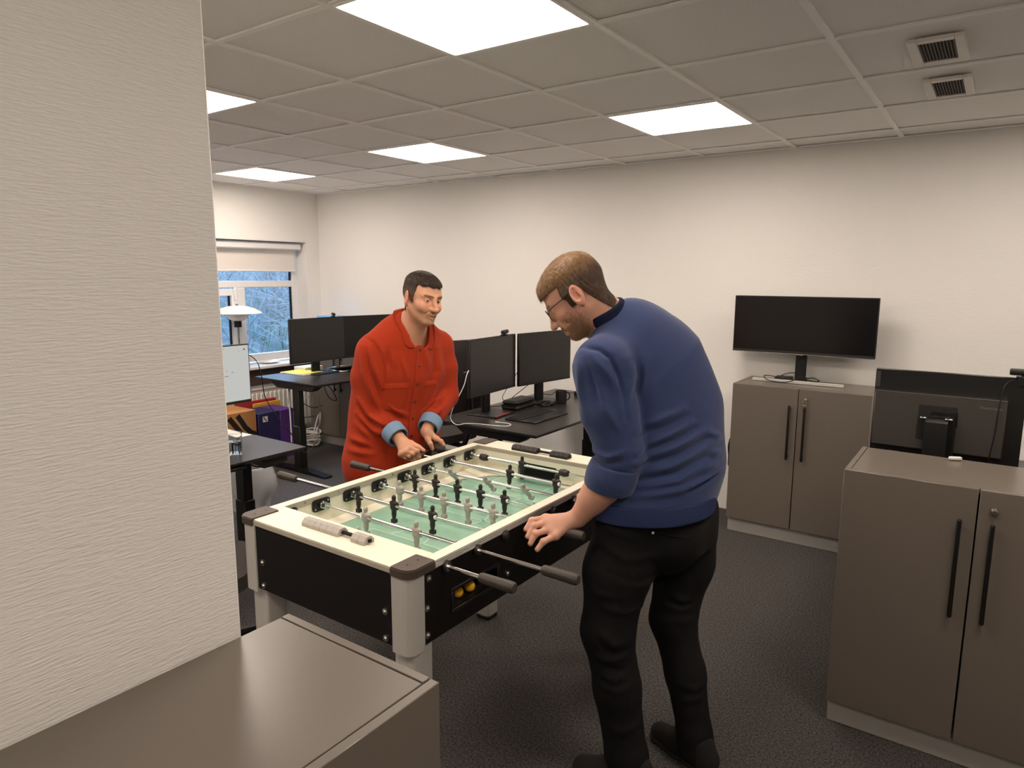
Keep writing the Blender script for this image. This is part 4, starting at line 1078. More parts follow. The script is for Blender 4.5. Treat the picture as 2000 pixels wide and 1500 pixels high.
stk = TP('sticker', MB().box(-1.64, -1.52, 2.513, 2.540, ZT, ZT+.0008), 'paper')
mk = MB(); r = random.Random(4)
for i in range(12):
    x = -1.636+i*.0075; mk.box(x, x+.0042, 2.520+.002*(i % 2), 2.532+.003*(i % 3 == 0), ZT+.0008, ZT+.0012)
TP('printed_mark', mk, 'ink', stk)
TP('red_emblem', MB().add([(-1.556+.013*(math.sin(a)**3), 2.524+.0009*(13*math.cos(a)-5*math.cos(2*a)-2*math.cos(3*a)-math.cos(4*a)), ZT+.0014) for a in [2*PI*k/30 for k in range(30)]], [tuple(range(30))]), 'red_plastic', stk)
# ------------------------------------------------------------------ people
def sstep(a, b, x): t = np.clip((x-a)/(b-a), 0, 1); return t*t*(3-2*t)
def head_prims(pg, fr, s=1.0, smile=0.0, lids=.0045, beard=0.0):
    """head in its own frame: x forward, y left, z up, origin between the ears at eye height"""
    c = lambda a, b, ra, rb=None, k=.02, op='u', **q: pg.cone([v*s for v in a], [v*s for v in b], ra*s, None if rb is None else rb*s, k*s, op, fr, **q)
    e = lambda p, r, k=.02, op='u', rot=None: pg.ell([v*s for v in p], [v*s for v in r], k*s, op, fr, rot)
    e((-.018,0,.030), (.094,.076,.083), 0)
    e((.032,0,.012), (.056,.064,.078), .03)
    e((.030,0,-.055), (.058,.054,.052), .03)
    for y in (-1, 1):
        c((-.002,y*.054,-.052), (.062,y*.020,-.098), .013, .012, .028)
        e((.056,y*.043,-.026), (.024,.020,.018), .022)
        c((.084,y*.010,.017), (.066,y*.047,.020), .0085, .009, .014)
    e((.072,0,-.098), (.020,.022,.017), .022)
    e((.074,0,-.058), (.022,.032,.024), .02)
    for y in (-1, 1):
        e((.090,y*.032,-.001), (.018,.018,.0125), .012, 's')
    for y in (-1, 1):
        e((.0715,y*.0315,-.001), (.0128,.0142,.0128), .004)
        e((.084,y*.0315,-.002), (.010,.0125,lids), .003, 's')
    c((.086,0,.012), (.112,0,-.036), .0072, .0100, .013)
    e((.112,0,-.039), (.0115,.0115,.0095), .008)
    for y in (-1, 1):
        e((.097,y*.0125,-.039), (.0115,.0075,.0085), .008)
        e((.105,y*.0065,-.0465), (.0055,.0035,.004), .003, 's')
    dz = .006*smile; wy = .023+.009*smile; rl = .0056-.0012*smile; ex = -.006*smile
    for y in (-1, 1):
        c((.0955,0,-.0655), (.080+ex,y*wy,-.069+dz), rl, .0030, .005)
        c((.0935,0,-.0785), (.079+ex,y*(wy-.002),-.071+dz), rl+.0006, .0030, .005)
        c((.104-.0055*smile,0,-.0720-.001*smile), (.085+ex,y*(wy+.001),-.0695+dz), .0018+.0030*smile, .0014, .0015, 's')
        if smile:
            e((.066,y*.041,-.036), (.020,.017,.016), .016)
            c((.091,y*.020,-.046), (.076,y*.037,-.066), .0022, .0018, .006, 's')
    for y in (-1, 1):
        R = np.array(Matrix.Rotation(y*.38, 3, 'Z') @ Matrix.Rotation(-.12, 3, 'Y'))
        e((-.012,y*.082,-.008), (.020,.0085,.034), .005, 'u', R)
        e((-.010,y*.089,-.004), (.0130,.0065,.022), .003, 's', R)
        c((-.004,y*.0805,-.016), (-.012,y*.083,.006), .0035, .003, .004)
        c((-.017,y*.082,.012), (-.020,y*.084,-.012), .003, .003, .003)
        e((-.010,y*.076,-.038), (.008,.006,.009), .006)
def skin_col(V, fr, s, base, stub, stub_amt, brow_col, red=.25):
    q = fr.loc(V)/s; x, y, z = q[:,0], q[:,1], q[:,2]; ay = np.abs(y)
    C = np.tile(np.array(lin(base)), (len(V), 1))
    inhead = ((np.abs(x) < .14) & (ay < .1) & (z < .14))*sstep(-.128, -.108, z)*sstep(-.03,-.0, x+.5*np.maximum(0, z+.06))
    def blend(w, col):
        w = (w*inhead)[:,None]; C[:] = C*(1-w)+np.array(lin(col))*w
    blend(red*np.exp(-(((x-.07)/.03)**2+((ay-.045)/.022)**2+((z+.03)/.022)**2)), (196,110,92))
    blend(.55*red*np.exp(-(((x-.112)/.014)**2+(ay/.014)**2+((z+.036)/.014)**2)), (196,104,88))
    blend(.5*np.exp(-((ay-.082)/.008)**2-((x+.012)/.02)**2), (206,118,98))
    jaw = sstep(-.028, -.062, z+.30*(.02-x)*(x < .02))*sstep(-.035, .0, x)*(1-.8*np.exp(-((x-.09)/.03)**2-(ay/.03)**2-((z+.05)/.010)**2))
    cheek = 1-np.exp(-(((x-.065)/.03)**2+((ay-.04)/.018)**2+((z+.035)/.02)**2))
    nz = .75+.25*np.sin(x*900)*np.sin(y*800+1)*np.sin(z*850)
    blend(stub_amt*np.clip(jaw*cheek*nz, 0, 1), stub)
    mo = np.exp(-((z+.055)/.007)**2)*np.exp(-(ay/.026)**4)*(x > .07); blend(stub_amt*.8*mo, stub)
    lip = np.exp(-((z+.0725-.25*np.maximum(0,ay-.014))/.0075)**4)*np.exp(-(ay/.027)**6)*(x > .074); blend(.5*lip, (172,98,84))
    bro = np.exp(-((z-.0205-.10*(ay-.03)+4*(ay-.03)**2)/.0042)**2)*((ay > .010) & (ay < .052) & (x > .055)); blend(.85*bro, brow_col)
    lidl = np.exp(-(((z+.001)/.0065)**2+((ay-.0315)/.015)**2))*(x > .07); blend(.35*lidl, (120,70,56))
    return C
def eyeball(parent, fr, s, y, gaze, iris=(104,74,52)):
    mb = MB(); n, m = 20, 14; V = []; cols = []
    g = Vector(gaze).normalized(); u = g.orthogonal().normalized(); w = g.cross(u); r = .0118*s
    ctr = Vector(fr.p((.0715*s, y*.0315*s, -.0015*s)))
    for i in range(m+1):
        t = PI*i/m
        for k in range(n):
            a = 2*PI*k/n; V.append(ctr+(g*math.cos(t)+(u*math.cos(a)+w*math.sin(a))*math.sin(t))*r)
            cols.append(lin((8,6,6)) if t < .20 else lin(iris) if t < .46 else lin((216,205,196)))
    fs = [(i*n+k, i*n+(k+1) % n, (i+1)*n+(k+1) % n, (i+1)*n+k) for i in range(m) for k in range(n)]
    mb.add(V, fs); o = part('eye', mb, 'eye', parent)
    at = o.data.color_attributes.new('Col', 'FLOAT_COLOR', 'POINT')
    for i, c in enumerate(cols): at.data[i].color = (*c, 1)
    return o
def finger(pg, pts, r0=.0113, r1=.0088):
    n = len(pts); rs = [r0+(r1-r0)*i/(n-1) for i in range(n)]
    pg.chain(pts, rs, .006)
    for p, r in zip(pts[:-1], rs): pg.ell(p, (r*1.08,)*3, .004)
def hand(pg, wr, fingers, thumb, rw=.027, palm=.0125):
    """fingers: four chains knuckle..tip; palm fills between wrist and knuckles"""
    wr = V3(wr)
    for f in fingers:
        k = V3(f[0]); pg.cone(wr+(k-wr)*.12, k, rw*.62, palm, .018); finger(pg, f)
    for a, b in zip(fingers[:-1], fingers[1:]): pg.cone(a[0], b[0], palm*.95, palm*.95, .012)
    th = [V3(p) for p in thumb]; pg.cone(wr+(th[0]-wr)*.25, th[0], .016, .0145, .014); pg.chain(th, [.0135,.0118,.0088][:len(th)], .006)
def ext(a, b, L): a = V3(a); b = V3(b); d = b-a; return tuple(b+d/np.linalg.norm(d)*L)
FOLD_B = [
    (-0.0070, 0.007, [(-0.345,1.428), (-0.306,1.449), (-0.249,1.443), (-0.213,1.420), (-0.185,1.361), (-0.165,1.291), (-0.157,1.233)]),
    (0.0070, 0.012, [(-0.265,1.426), (-0.223,1.379), (-0.192,1.326)]),
    (0.0060, 0.010, [(-0.312,1.396), (-0.302,1.314), (-0.279,1.215)]),
    (0.0060, 0.012, [(-0.335,1.384), (-0.310,1.262), (-0.276,1.156)]),
    (0.0060, 0.012, [(-0.245,1.350), (-0.218,1.262), (-0.181,1.204)]),
    (-0.0050, 0.010, [(-0.287,1.408), (-0.261,1.338), (-0.242,1.291)]),
    (0.0070, 0.014, [(-0.164,1.414), (-0.149,1.356), (-0.156,1.297)]),
    (-0.0060, 0.012, [(-0.138,1.397), (-0.130,1.356), (-0.145,1.291)]),
    (0.0050, 0.014, [(-0.110,1.409), (-0.118,1.338), (-0.128,1.291)]),
    (0.0070, 0.012, [(-0.129,1.198), (-0.067,1.219), (0.006,1.251)]),
    (-0.0060, 0.010, [(-0.128,1.174), (-0.055,1.195), (0.018,1.231)]),
    (0.0080, 0.012, [(-0.126,1.131), (-0.037,1.172), (0.031,1.207)]),
    (-0.0070, 0.010, [(-0.126,1.113), (-0.036,1.151), (0.043,1.190)]),
    (0.0080, 0.012, [(-0.125,1.098), (-0.007,1.140), (0.083,1.184)]),
    (-0.0080, 0.010, [(-0.124,1.078), (-0.005,1.114), (0.084,1.158)]),
    (0.0080, 0.013, [(-0.123,1.055), (-0.027,1.078), (0.052,1.117), (0.113,1.146)]),
    (-0.0070, 0.010, [(-0.117,1.034), (-0.003,1.061), (0.086,1.111)]),
    (0.0080, 0.012, [(-0.116,1.014), (-0.002,1.037), (0.082,1.082)]),
    (0.0090, 0.012, [(-0.137,0.981), (-0.001,1.005), (0.101,1.032), (0.140,1.050)]),
    (-0.0120, 0.010, [(0.034,1.000), (0.090,1.020), (0.141,1.038)]),
    (0.0060, 0.010, [(0.072,1.175), (0.125,1.152)]),
    (0.0060, 0.009, [(0.080,1.114), (0.133,1.099)]),
    (0.0060, 0.010, [(0.066,1.058), (0.128,1.076)]),
    (-0.0060, 0.010, [(-0.280,1.104), (-0.222,1.092), (-0.154,1.110)]),
    (0.0060, 0.010, [(-0.275,1.127), (-0.212,1.116), (-0.155,1.139)]),
    (0.0070, 0.010, [(-0.277,1.039), (-0.208,1.022), (-0.140,1.052)]),
]
FOLD_R = [
    (-0.0080, 0.008, [(-0.166,1.372), (-0.126,1.353), (-0.090,1.294), (-0.079,1.230), (-0.079,1.126)]),
    (0.0090, 0.014, [(-0.178,1.334), (-0.166,1.215), (-0.128,1.088), (-0.089,1.006)]),
    (0.0080, 0.012, [(-0.145,1.327), (-0.121,1.230), (-0.089,1.141)]),
    (-0.0070, 0.011, [(-0.160,1.312), (-0.148,1.208), (-0.109,1.096)]),
    (0.0090, 0.012, [(-0.199,1.080), (-0.156,1.006), (-0.075,0.965)]),
    (-0.0090, 0.010, [(-0.199,1.050), (-0.149,0.976), (-0.068,0.935)]),
    (0.0090, 0.012, [(-0.211,1.013), (-0.142,0.946), (-0.061,0.905)]),
    (0.0070, 0.009, [(-0.056,0.984), (-0.044,0.928)]),
    (-0.0060, 0.008, [(-0.082,0.976), (-0.068,0.916)]),
    (0.0070, 0.014, [(-0.078,1.335), (-0.082,1.238)]),
    (0.0060, 0.012, [(-0.041,1.305), (-0.030,1.230)]),
    (-0.0060, 0.012, [(-0.059,1.320), (-0.058,1.238)]),
    (0.0060, 0.012, [(-0.001,1.290), (0.027,1.186)]),
    (0.0080, 0.014, [(-0.080,1.073), (-0.043,1.032), (0.023,0.999)]),
    (-0.0070, 0.012, [(-0.073,1.043), (-0.029,0.999), (0.015,0.969)]),
    (0.0080, 0.014, [(0.101,0.999), (0.136,1.044), (0.167,1.119)]),
    (0.0080, 0.014, [(0.179,1.313), (0.185,1.201), (0.155,1.089)]),
    (-0.0070, 0.012, [(0.156,1.306), (0.161,1.201), (0.133,1.089)]),
    (0.0070, 0.010, [(0.143,1.048), (0.184,1.056), (0.215,1.082)]),
    (-0.0070, 0.009, [(0.128,1.018), (0.172,1.026), (0.210,1.048)]),
    (0.0070, 0.010, [(0.112,0.988), (0.172,0.998), (0.206,1.026)]),
    (0.0070, 0.016, [(-0.244,0.893), (-0.159,0.868)]),
    (0.0070, 0.016, [(-0.252,0.837), (-0.145,0.823)]),
    (-0.0070, 0.012, [(-0.233,0.864), (-0.152,0.845)]),
    (0.0060, 0.014, [(-0.025,0.834), (0.003,0.782)]),
    (0.0060, 0.014, [(-0.216,0.961), (-0.143,0.894)]),
    (0.0060, 0.012, [(0.074,1.276), (0.086,1.171)]),
    (0.0060, 0.012, [(0.119,1.306), (0.124,1.216)]),
]
FOLD_T = [
    (0.0080, 0.014, [(-0.244,0.882), (-0.179,0.862), (-0.090,0.850)]),
    (0.0070, 0.014, [(-0.228,0.817), (-0.151,0.784), (-0.023,0.785)]),
    (-0.0060, 0.012, [(-0.200,0.739), (-0.109,0.707), (-0.007,0.710)]),
    (0.0070, 0.012, [(-0.174,0.726), (-0.096,0.694), (-0.000,0.694)]),
    (0.0060, 0.014, [(-0.286,0.686), (-0.234,0.661), (-0.145,0.661)]),
    (0.0090, 0.014, [(-0.214,0.622), (-0.143,0.609), (-0.073,0.612)]),
    (0.0090, 0.014, [(-0.217,0.544), (-0.177,0.505), (-0.126,0.511)]),
    (-0.0080, 0.012, [(-0.222,0.511), (-0.176,0.472), (-0.131,0.479)]),
    (0.0100, 0.014, [(-0.251,0.452), (-0.187,0.453), (-0.125,0.472)]),
    (-0.0080, 0.010, [(-0.218,0.427), (-0.154,0.420), (-0.135,0.427)]),
    (0.0100, 0.014, [(-0.223,0.401), (-0.172,0.388), (-0.134,0.398)]),
    (0.0080, 0.014, [(-0.215,0.362), (-0.158,0.355), (-0.108,0.375)]),
    (0.0100, 0.014, [(-0.009,0.590), (0.030,0.577), (0.062,0.584)]),
    (0.0080, 0.014, [(-0.026,0.551), (0.025,0.545), (0.069,0.558)]),
    (-0.0080, 0.010, [(-0.014,0.564), (0.031,0.558), (0.062,0.567)]),
    (0.0070, 0.014, [(-0.030,0.492), (0.014,0.506), (0.084,0.499)]),
    (0.0080, 0.014, [(0.032,0.239), (0.088,0.252), (0.139,0.259)]),
    (0.0080, 0.012, [(0.036,0.298), (0.087,0.285), (0.140,0.304)]),
    (0.0080, 0.016, [(-0.191,0.232), (-0.139,0.219), (-0.077,0.239)]),
    (0.0080, 0.016, [(0.066,0.772), (0.105,0.766), (0.129,0.792)]),
]

def soft_noise(V, seed, scale):
    rs = np.random.RandomState(seed); D = np.zeros(len(V))
    for i in range(9):
        k = rs.normal(size=3); k /= np.linalg.norm(k); D += np.sin(V @ k*rs.uniform(16, 46)*scale+1.3*np.sin(V @ (rs.normal(size=3)*9)+rs.uniform(0, 6))+rs.uniform(0, 6))
    return D/4
def folds(V, N, spec, seed):
    """cloth folds: ridges and valleys along lines drawn on the side of the body that direction ux spans"""
    lines, ux, amp, noise_amp, scale = spec
    u = V[:,0]*ux[0]+V[:,1]*ux[1]; z = V[:,2]; nrm = np.array((ux[1], -ux[0], 0)); nrm = nrm/np.linalg.norm(nrm)
    face = sstep(-.05, .35, N @ nrm); D = np.zeros(len(V))
    for a, w, pts in lines:
        P = np.array(pts); best = np.full(len(V), 9.); tt = np.zeros(len(V)); n = len(P)-1
        for i in range(n):
            d = P[i+1]-P[i]; L = (d*d).sum(); du = u-P[i,0]; dz = z-P[i,1]
            t = np.clip((du*d[0]+dz*d[1])/L, 0, 1); r = np.hypot(du-t*d[0], dz-t*d[1]); m = r < best
            best[m] = r[m]; tt[m] = (i+t[m])/n
        D += a*np.exp(-(best/w)**2)*(.25+.75*np.sin(PI*np.clip(tt, .04, .96)))
    D = D*face*amp+soft_noise(V, seed, scale)*noise_amp
    return V+N*D[:,None]
def strands(V, N, idx, flow, L, w, jit, rnd, lift=.35):
    vs = []; fs = []
    for i in idx:
        p = Vector(V[i]); n = Vector(N[i]); f = Vector(flow[i])+Vector(rnd.normal(size=3))*jit
        f = (f-n*f.dot(n)); 
        if f.length < 1e-6: continue
        f.normalize(); l = L*rnd.uniform(.6, 1.25); d1 = (f+n*lift).normalized(); d2 = (f+n*lift*.2).normalized()
        sd = d1.cross(n).normalized()*w*.5; a = p-n*.001; b = a+d1*l*.5; c = b+d2*l*.5; o = len(vs)
        vs += [a-sd, a+sd, b+sd*.8, b-sd*.8, c]; fs += [(o, o+1, o+2, o+3), (o+3, o+2, o+4)]
    return vs, fs
class FProg:
    """implicit function of head coordinates wrapped for nets()"""
    def __init__(s, f, lo, hi): s.f = f; s.lo = V3(lo); s.hi = V3(hi); s.items = []
    def bounds(s): return s.lo, s.hi
    def eval(s, P, items=None): return s.f(P)
    def cull(s, c, r): return None
def ell_d(q, c, r):
    l = q-np.array(c); r = np.array(r); k0 = np.sqrt(((l/r)**2).sum(1)); k1 = np.sqrt(((l/r**2)**2).sum(1))+1e-9; return k0*(k0-1)/k1
def add_hair(parent, fr, s, mats, region, thick, flow_f, n_str, L, w, jit, seed, col_f=None, nape=None):
    def f(P):
        q = fr.loc(P)/s
        t = thick(q); d = _smin(ell_d(q, (-.018,0,.030), (.094,.076,.083)), ell_d(q, (.032,0,.012), (.056,.064,.078)), .03)
        if nape is not None: d = _smin(d, Prog.dist(nape.items[0], P)/s, .03)
        d = d-t
        return np.maximum(d, region(q))*s
    r = .17*s
    V, F = nets(FProg(f, fr.o-r, fr.o+r), .0026)
    N = vnormals(V, F); q = fr.loc(V)/s; rnd = np.random.RandomState(seed)
    V2 = V+N*(.0016*(np.sin(q[:,1]*420+9*np.sin(q[:,0]*60))*np.sin(q[:,0]*140+2)))[:,None]
    col = None if col_f is None else col_f(q)
    h = link('hair', np_mesh('hair', V2, F, mats, root_loc(parent), col, 1), parent)
    out = np.argwhere(((V-fr.o)*N).sum(1) > 0)[:,0]
    idx = rnd.choice(out, min(n_str, len(out)), replace=False)
    fl = np.stack([fr.d(v) for v in flow_f(q[idx])]); FL = {i: fl[k] for k, i in enumerate(idx)}
    vs, fs = strands(V, N, idx, FL, L*s, w, jit, rnd, .22)
    mb = MB(); mb.add(vs, fs)
    me = mesh_from('hair_strands', mb.v, mb.f, M[mats], 80, root_loc(parent), False)
    if col_f is not None:
        at = me.color_attributes.new('Col', 'FLOAT_COLOR', 'POINT'); cc = np.ones((len(mb.v), 4), dtype=np.float32)
        cc[:,:3] = col_f(fr.loc(np.array([tuple(v) for v in mb.v]))/s)*rnd.uniform(.7, 1.3, size=(len(mb.v)//5, 1)).repeat(5, 0); at.data.foreach_set('color', cc.ravel())
    o = link('hair_strands', me, h); o['kind'] = 'stuff'
    return h
def garment(name, prog, h, m, parent, amp=0, seed=0, scale=1.0, maskf=None, label=None, it=1):
    V, F = nets(prog, h)
    if amp:
        N = vnormals(V, F); V = folds(V, N, amp, seed)
    o = link(name, np_mesh(name, V, F, m, root_loc(parent), None, it), parent)
    if label: o['label'] = label
    return o
def shoe(parent, heel, toe, w=.047):
    heel = V3(heel); toe = V3(toe); d = toe-heel; L = np.linalg.norm(d[:2]); fr = Frame((*heel[:2], 0), (d[0], d[1], 0), (0,0,1))
    pg = Prog()
    pg.cone((.035,0,.050),(.05,0,.085),.043,.040,.02,fr=fr).cone((.03,0,.035),(L*.55,0,.042),.040,.040,.02,fr=fr).cone((L*.5,0,.040),(L-.045,0,.028),.043,.037,.02,fr=fr)
    pg.cone((.05,0,.08),(L*.5,0,.05),.034,.03,.02,fr=fr); pg.plane((0,0,.014),(0,0,-1),0,fr=fr)
    o = garment('shoe', pg, .004, 'shoe', parent)
    so = Prog(); so.cone((.035,0,.012),(L*.5,0,.012),.043,.040,.01,fr=fr).cone((L*.5,0,.012),(L-.045,0,.012),.043,.040,.01,fr=fr); so.plane((0,0,.002),(0,0,-1),0,fr=fr).plane((0,0,.018),(0,0,1),0,fr=fr)
    garment('sole', so, .004, 'sole', o)
    lc = MB(); P = lambda a: tuple(fr.p(a))
    for k in range(4):
        x = L*.40+k*.022; lc.tube([P((x,-.022,.078-k*.006)), P((x+.006,0,.086-k*.006)), P((x,.022,.078-k*.006))], .0028, 6)
    lc.tube(smooth_path([P((L*.38,0,.088)), P((L*.42,.03,.10)), P((L*.36,.045,.085)), P((L*.39,.01,.09))]), .0022, 6)
    part('laces', lc, 'sole', o)
    return o

# ---------- man in blue
b_ = thing('person', 'man in navy jumper and black trousers leaning over the table, back half turned', 'person', (-.83, 2.0, 0))
BF = (-.94, .34, 0); BL = (-.34, -.94, 0)
hem, waist, mid_, chest, upper, neckb = (-.912,2.090,.885), (-.885,2.142,1.043), (-.896,2.166,1.197), (-.949,2.144,1.345), (-1.005,2.108,1.440), (-1.052,2.066,1.500)
ha = math.radians(205); hp = math.radians(40)
hd = np.array((math.cos(ha), math.sin(ha), 0))
HB = Frame((-1.146, 1.972, 1.602), hd*math.cos(hp)+np.array((0,0,-math.sin(hp))), hd*math.sin(hp)+np.array((0,0,math.cos(hp))))
SB = 1.06
shL, elL, faL, wrL = (-1.000,1.905,1.385), (-.929,1.902,1.105), (-.979,1.881,.997), (-1.052,1.860,.888)
shR, elR, wrR = (-1.02,2.325,1.385), (-1.06,2.40,1.10), (-1.085,2.165,.900)
bd = Prog()
head_prims(bd, HB, SB, 0.0, .0030)
nk0 = HB.p((-.030*SB, 0, -.045*SB)); bd.cone(nk0, neckb, .058, .064, .03); bd.cone(HB.p((.02,0,-.07)), V3(neckb)+V3((-.035,-.01,0)), .038, .045, .04)
bd.chain([neckb, upper, chest, mid_, waist, hem], [.07,.12,.15,.15,.13,.12], .05, BF, .7)
bd.chain([upper, shL, elL], [.075,.066,.047], .03); bd.chain([elL, faL, V3(wrL)*.35+V3(faL)*.65, wrL], [.047,.0535,.046,.0315], .02)
bd.chain([upper, shR, elR, wrR], [.075,.066,.045,.031], .03)
iL = [(-1.149,1.816,.879), (-1.181,1.782,.874), (-1.187,1.757,.850)]; mL = [(-1.135,1.805,.869), (-1.163,1.768,.864), (-1.171,1.743,.834)]
rL = [(-1.119,1.795,.854), (-1.148,1.757,.845), (-1.157,1.738,.815)]; pL = [(-1.095,1.791,.839), (-1.120,1.757,.824), (-1.131,1.740,.801)]
hand(bd, wrL, [iL, mL, rL, pL], [(-1.085,1.868,.848), (-1.125,1.868,.828), (-1.150,1.850,.818)])
# right hand round the fifth rod's handle, behind the left forearm
cR = V3((-1.145, 2.1125, .846)); F4 = []
for k in range(4):
    x = -1.178+.020*k; F4.append([(x, 2.128, .877), (x, 2.092, .874), (x, 2.083, .843), (x, 2.104, .820)])
hand(bd, wrR, F4, [(-1.15,2.135,.862), (-1.185,2.138,.835), (-1.19,2.118,.818)])
hL, hR, kL, kR, aL, aR = (-.925,1.995,.875), (-.832,2.235,.860), (-.958,1.905,.505), (-.835,2.165,.470), (-.852,1.888,.095), (-.722,2.115,.095)
bd.chain([hem, hL, kL, aL], [.10,.07,.055,.042], .03); bd.chain([hem, hR, kR, aR], [.10,.07,.055,.042], .03)
V, F = nets(bd, .0022)
link('body', np_mesh('body', V, F, 'skin', root_loc(b_), skin_col(V, HB, SB, (202,152,130), (150,108,82), .45, (112,82,58), .45)), b_)
for y in (-1, 1): eyeball(b_, HB, SB, y, HB.d((1,0,-.35)))
# hair
def reg_b(q):
    x, y, z = q[:,0], q[:,1], q[:,2]; ay = np.abs(y)
    top = -(z-.058-.35*np.maximum(0, .03-x)*0+.12*np.maximum(x-.06, 0)) ; top = .050+.0*x-z
    side = np.maximum(x-.030+.25*np.maximum(0, z-.02), .006-z*1.0)
    burn = np.maximum(np.maximum(x-.024, -x+.004), -.030-z)
    back = np.maximum(x+.034-.35*np.minimum(0, z+.01), -.125-z)
    return np.minimum(np.minimum(top, side), np.minimum(burn, back))
def th_b(q): return .0035+.0065*sstep(.03, .09, q[:,2])+.0045*sstep(.05, .085, q[:,0])*sstep(.03, .055, q[:,2])
def fl_b(q):
    f = np.stack([.9*np.ones(len(q)), q[:,1]*3, -.25+0*q[:,0]], 1); lo = q[:,2] < .05
    f[lo] = np.stack([-.25+0*q[lo,0], 0*q[lo,0], -1+0*q[lo,0]], 1); return f
def col_b(q):
    a, d, g = np.array(lin((128,98,68))), np.array(lin((84,64,48))), np.array(lin((128,116,104)))
    w = sstep(.02, .075, q[:,2])[:,None]; C = d*(1-w)+a*w
    gy = (.5*np.exp(-((q[:,2]-.022)/.014)**2)*np.exp(-((q[:,0]-.005)/.03)**2))[:,None]; return C*(1-gy)+g*gy
add_hair(b_, HB, SB, 'hair_brown', reg_b, th_b, fl_b, 9000, .018, .0011, .20, 3, col_b, Prog().cone(nk0, neckb, .058, .064))
# beard strands on jaw and chin
q = HB.loc(V)/SB; x, y, z = q.T; N = vnormals(V, F)
bm_ = (z < -.050-.10*np.maximum(0, x-.03)+.012*np.random.RandomState(2).normal(size=len(z))*(x < .075)) & (x > .018+.008*np.random.RandomState(3).normal(size=len(z))) & (z > -.125) & (x > -.004) & (np.abs(y) < .075) & ~((np.abs(y) < .028) & (x > .078) & (z > -.083)) & ~((np.abs(y) < .05) & (z > -.062) & (x > .045)) & (N @ HB.F > -.3)
ms = (np.abs(y) < .027) & (z < -.050) & (z > -.062) & (x > .07)
rnd = np.random.RandomState(8); ii = np.argwhere(bm_ | ms)[:,0]; ii = rnd.choice(ii, min(3600, len(ii)), replace=False)
fl = {i: HB.d((.25, 0, -1)) for i in ii}
vs, fs = strands(V, N, ii, fl, .0125, .0011, .35, rnd, .6)
mb = MB(); mb.add(vs, fs); o = link('beard', mesh_from('beard', mb.v, mb.f, M['beard'], 80, root_loc(b_), False), b_); o['kind'] = 'stuff'; o['label'] = 'short light brown beard'
# glasses
g = MB(); P = lambda a: tuple(HB.p([v*SB for v in a]))
for y0 in (-.033, .033):
    lp_ = []
    for k in range(28):
        a = 2*PI*k/28; lp_.append(P((.101-.20*abs(y0+.027*math.cos(a))**1.3, y0+.0265*math.copysign(abs(math.cos(a))**.7, math.cos(a)), -.004+.0205*math.copysign(abs(math.sin(a))**.75, math.sin(a)))))
    g.tube(lp_, .0013, 6, closed=True)
    sg = 1 if y0 > 0 else -1
    g.tube(smooth_path([P((.088,y0+sg*.026,.006)), P((.078,sg*.073,.010)), P((.03,sg*.081,.010)), P((-.006,sg*.083,.014)), P((-.022,sg*.083,.004))]), .0015, 6)
g.tube(smooth_path([P((.099,-.008,.004)), P((.104,0,.008)), P((.099,.008,.004))]), .0013, 6)
go = part('glasses', g, 'glasses', b_, label='thin dark framed glasses')
for y0 in (-.033, .033):
    l = MB(); l.add([P((.100-.20*abs(y0+.026*math.cos(a))**1.3, y0+.0255*math.copysign(abs(math.cos(a))**.7, math.cos(a)), -.004+.0195*math.copysign(abs(math.sin(a))**.75, math.sin(a)))) for a in [2*PI*k/28 for k in range(28)]], [tuple(range(28))])
    part('lens', l, 'lens', go)
# jumper
nd = V3(nk0)-V3(neckb); nd /= np.linalg.norm(nd)
sw = Prog()
sw.chain([hem, waist, mid_, chest, upper], [.222,.210,.204,.198,.150], .05, BF, [.92,.85,.80,.80,.80]); sw.plane((-.87,2.13,.893), (.03,0,-1), .006)
sw.cone(upper, V3(neckb)-nd*.085, .125, .095, .04)
sw.cone((-.915,2.17,1.30), (-.975,2.13,1.415), .14, .118, .06)
sw.chain([upper, shL], [.092,.088], .04); sw.chain([shL, (-.965,1.900,1.24), elL], [.089,.084,.077], .02)
sw.chain([upper, shR], [.105,.088], .05); sw.chain([shR, elR, V3(elR)*.2+V3(wrR)*.8], [.086,.070,.050], .02)
# fold ridges
for a, bb, r in (((-1.03,1.98,1.40),(-.90,2.02,1.25),.010), ((-.92,1.96,1.17),(-.80,2.10,1.10),.010), ((-.93,1.97,1.10),(-.76,2.12,1.03),.011), ((-.92,1.98,1.04),(-.74,2.13,.97),.012), ((-.80,2.05,.97),(-.68,2.20,1.00),.012), ((-.76,2.06,1.06),(-.68,2.18,1.08),.010),
                 ((-1.03,1.86,1.33),(-.95,1.83,1.18),.009), ((-1.00,1.83,1.25),(-.96,1.83,1.10),.008)):
    pass
def mk_b(V): return .45+.9*sstep(1.25, 1.0, V[:,2])
garment('jumper', sw, .0042, 'sweater', b_, (FOLD_B, (.93,.36), 1.7, .0012, 1.0), 11)
def slab(prog_pts, rs, flat, fs, p0, n0, p1, n1, name, m, parent, h=.004, lab=None):
    pr = Prog(); pr.chain(prog_pts, rs, .02, flat, fs); pr.plane(p0, n0, .003); pr.plane(p1, n1, .003)
    return garment(name, pr, h, m, parent, label=lab)
slab([(-.918,2.085,.86), hem, waist], [.2255,.2255,.2135], BF, [.92,.92,.85], (-.87,2.13,.950), (-.03,0,1), (-.87,2.13,.890), (.03,.0,-1), 'hem_band', 'sweater_rib', b_)
cu = Prog(); cu.chain([(-.937,1.895,1.085), (-.952,1.888,1.035), (-.962,1.884,1.005)], [.0775,.080,.0765], .01); cu.plane((-.9375,1.895,1.080), (.2,.0,1), .004); cu.plane((-.962,1.884,1.000), (-.25,-.0,-1), .006)
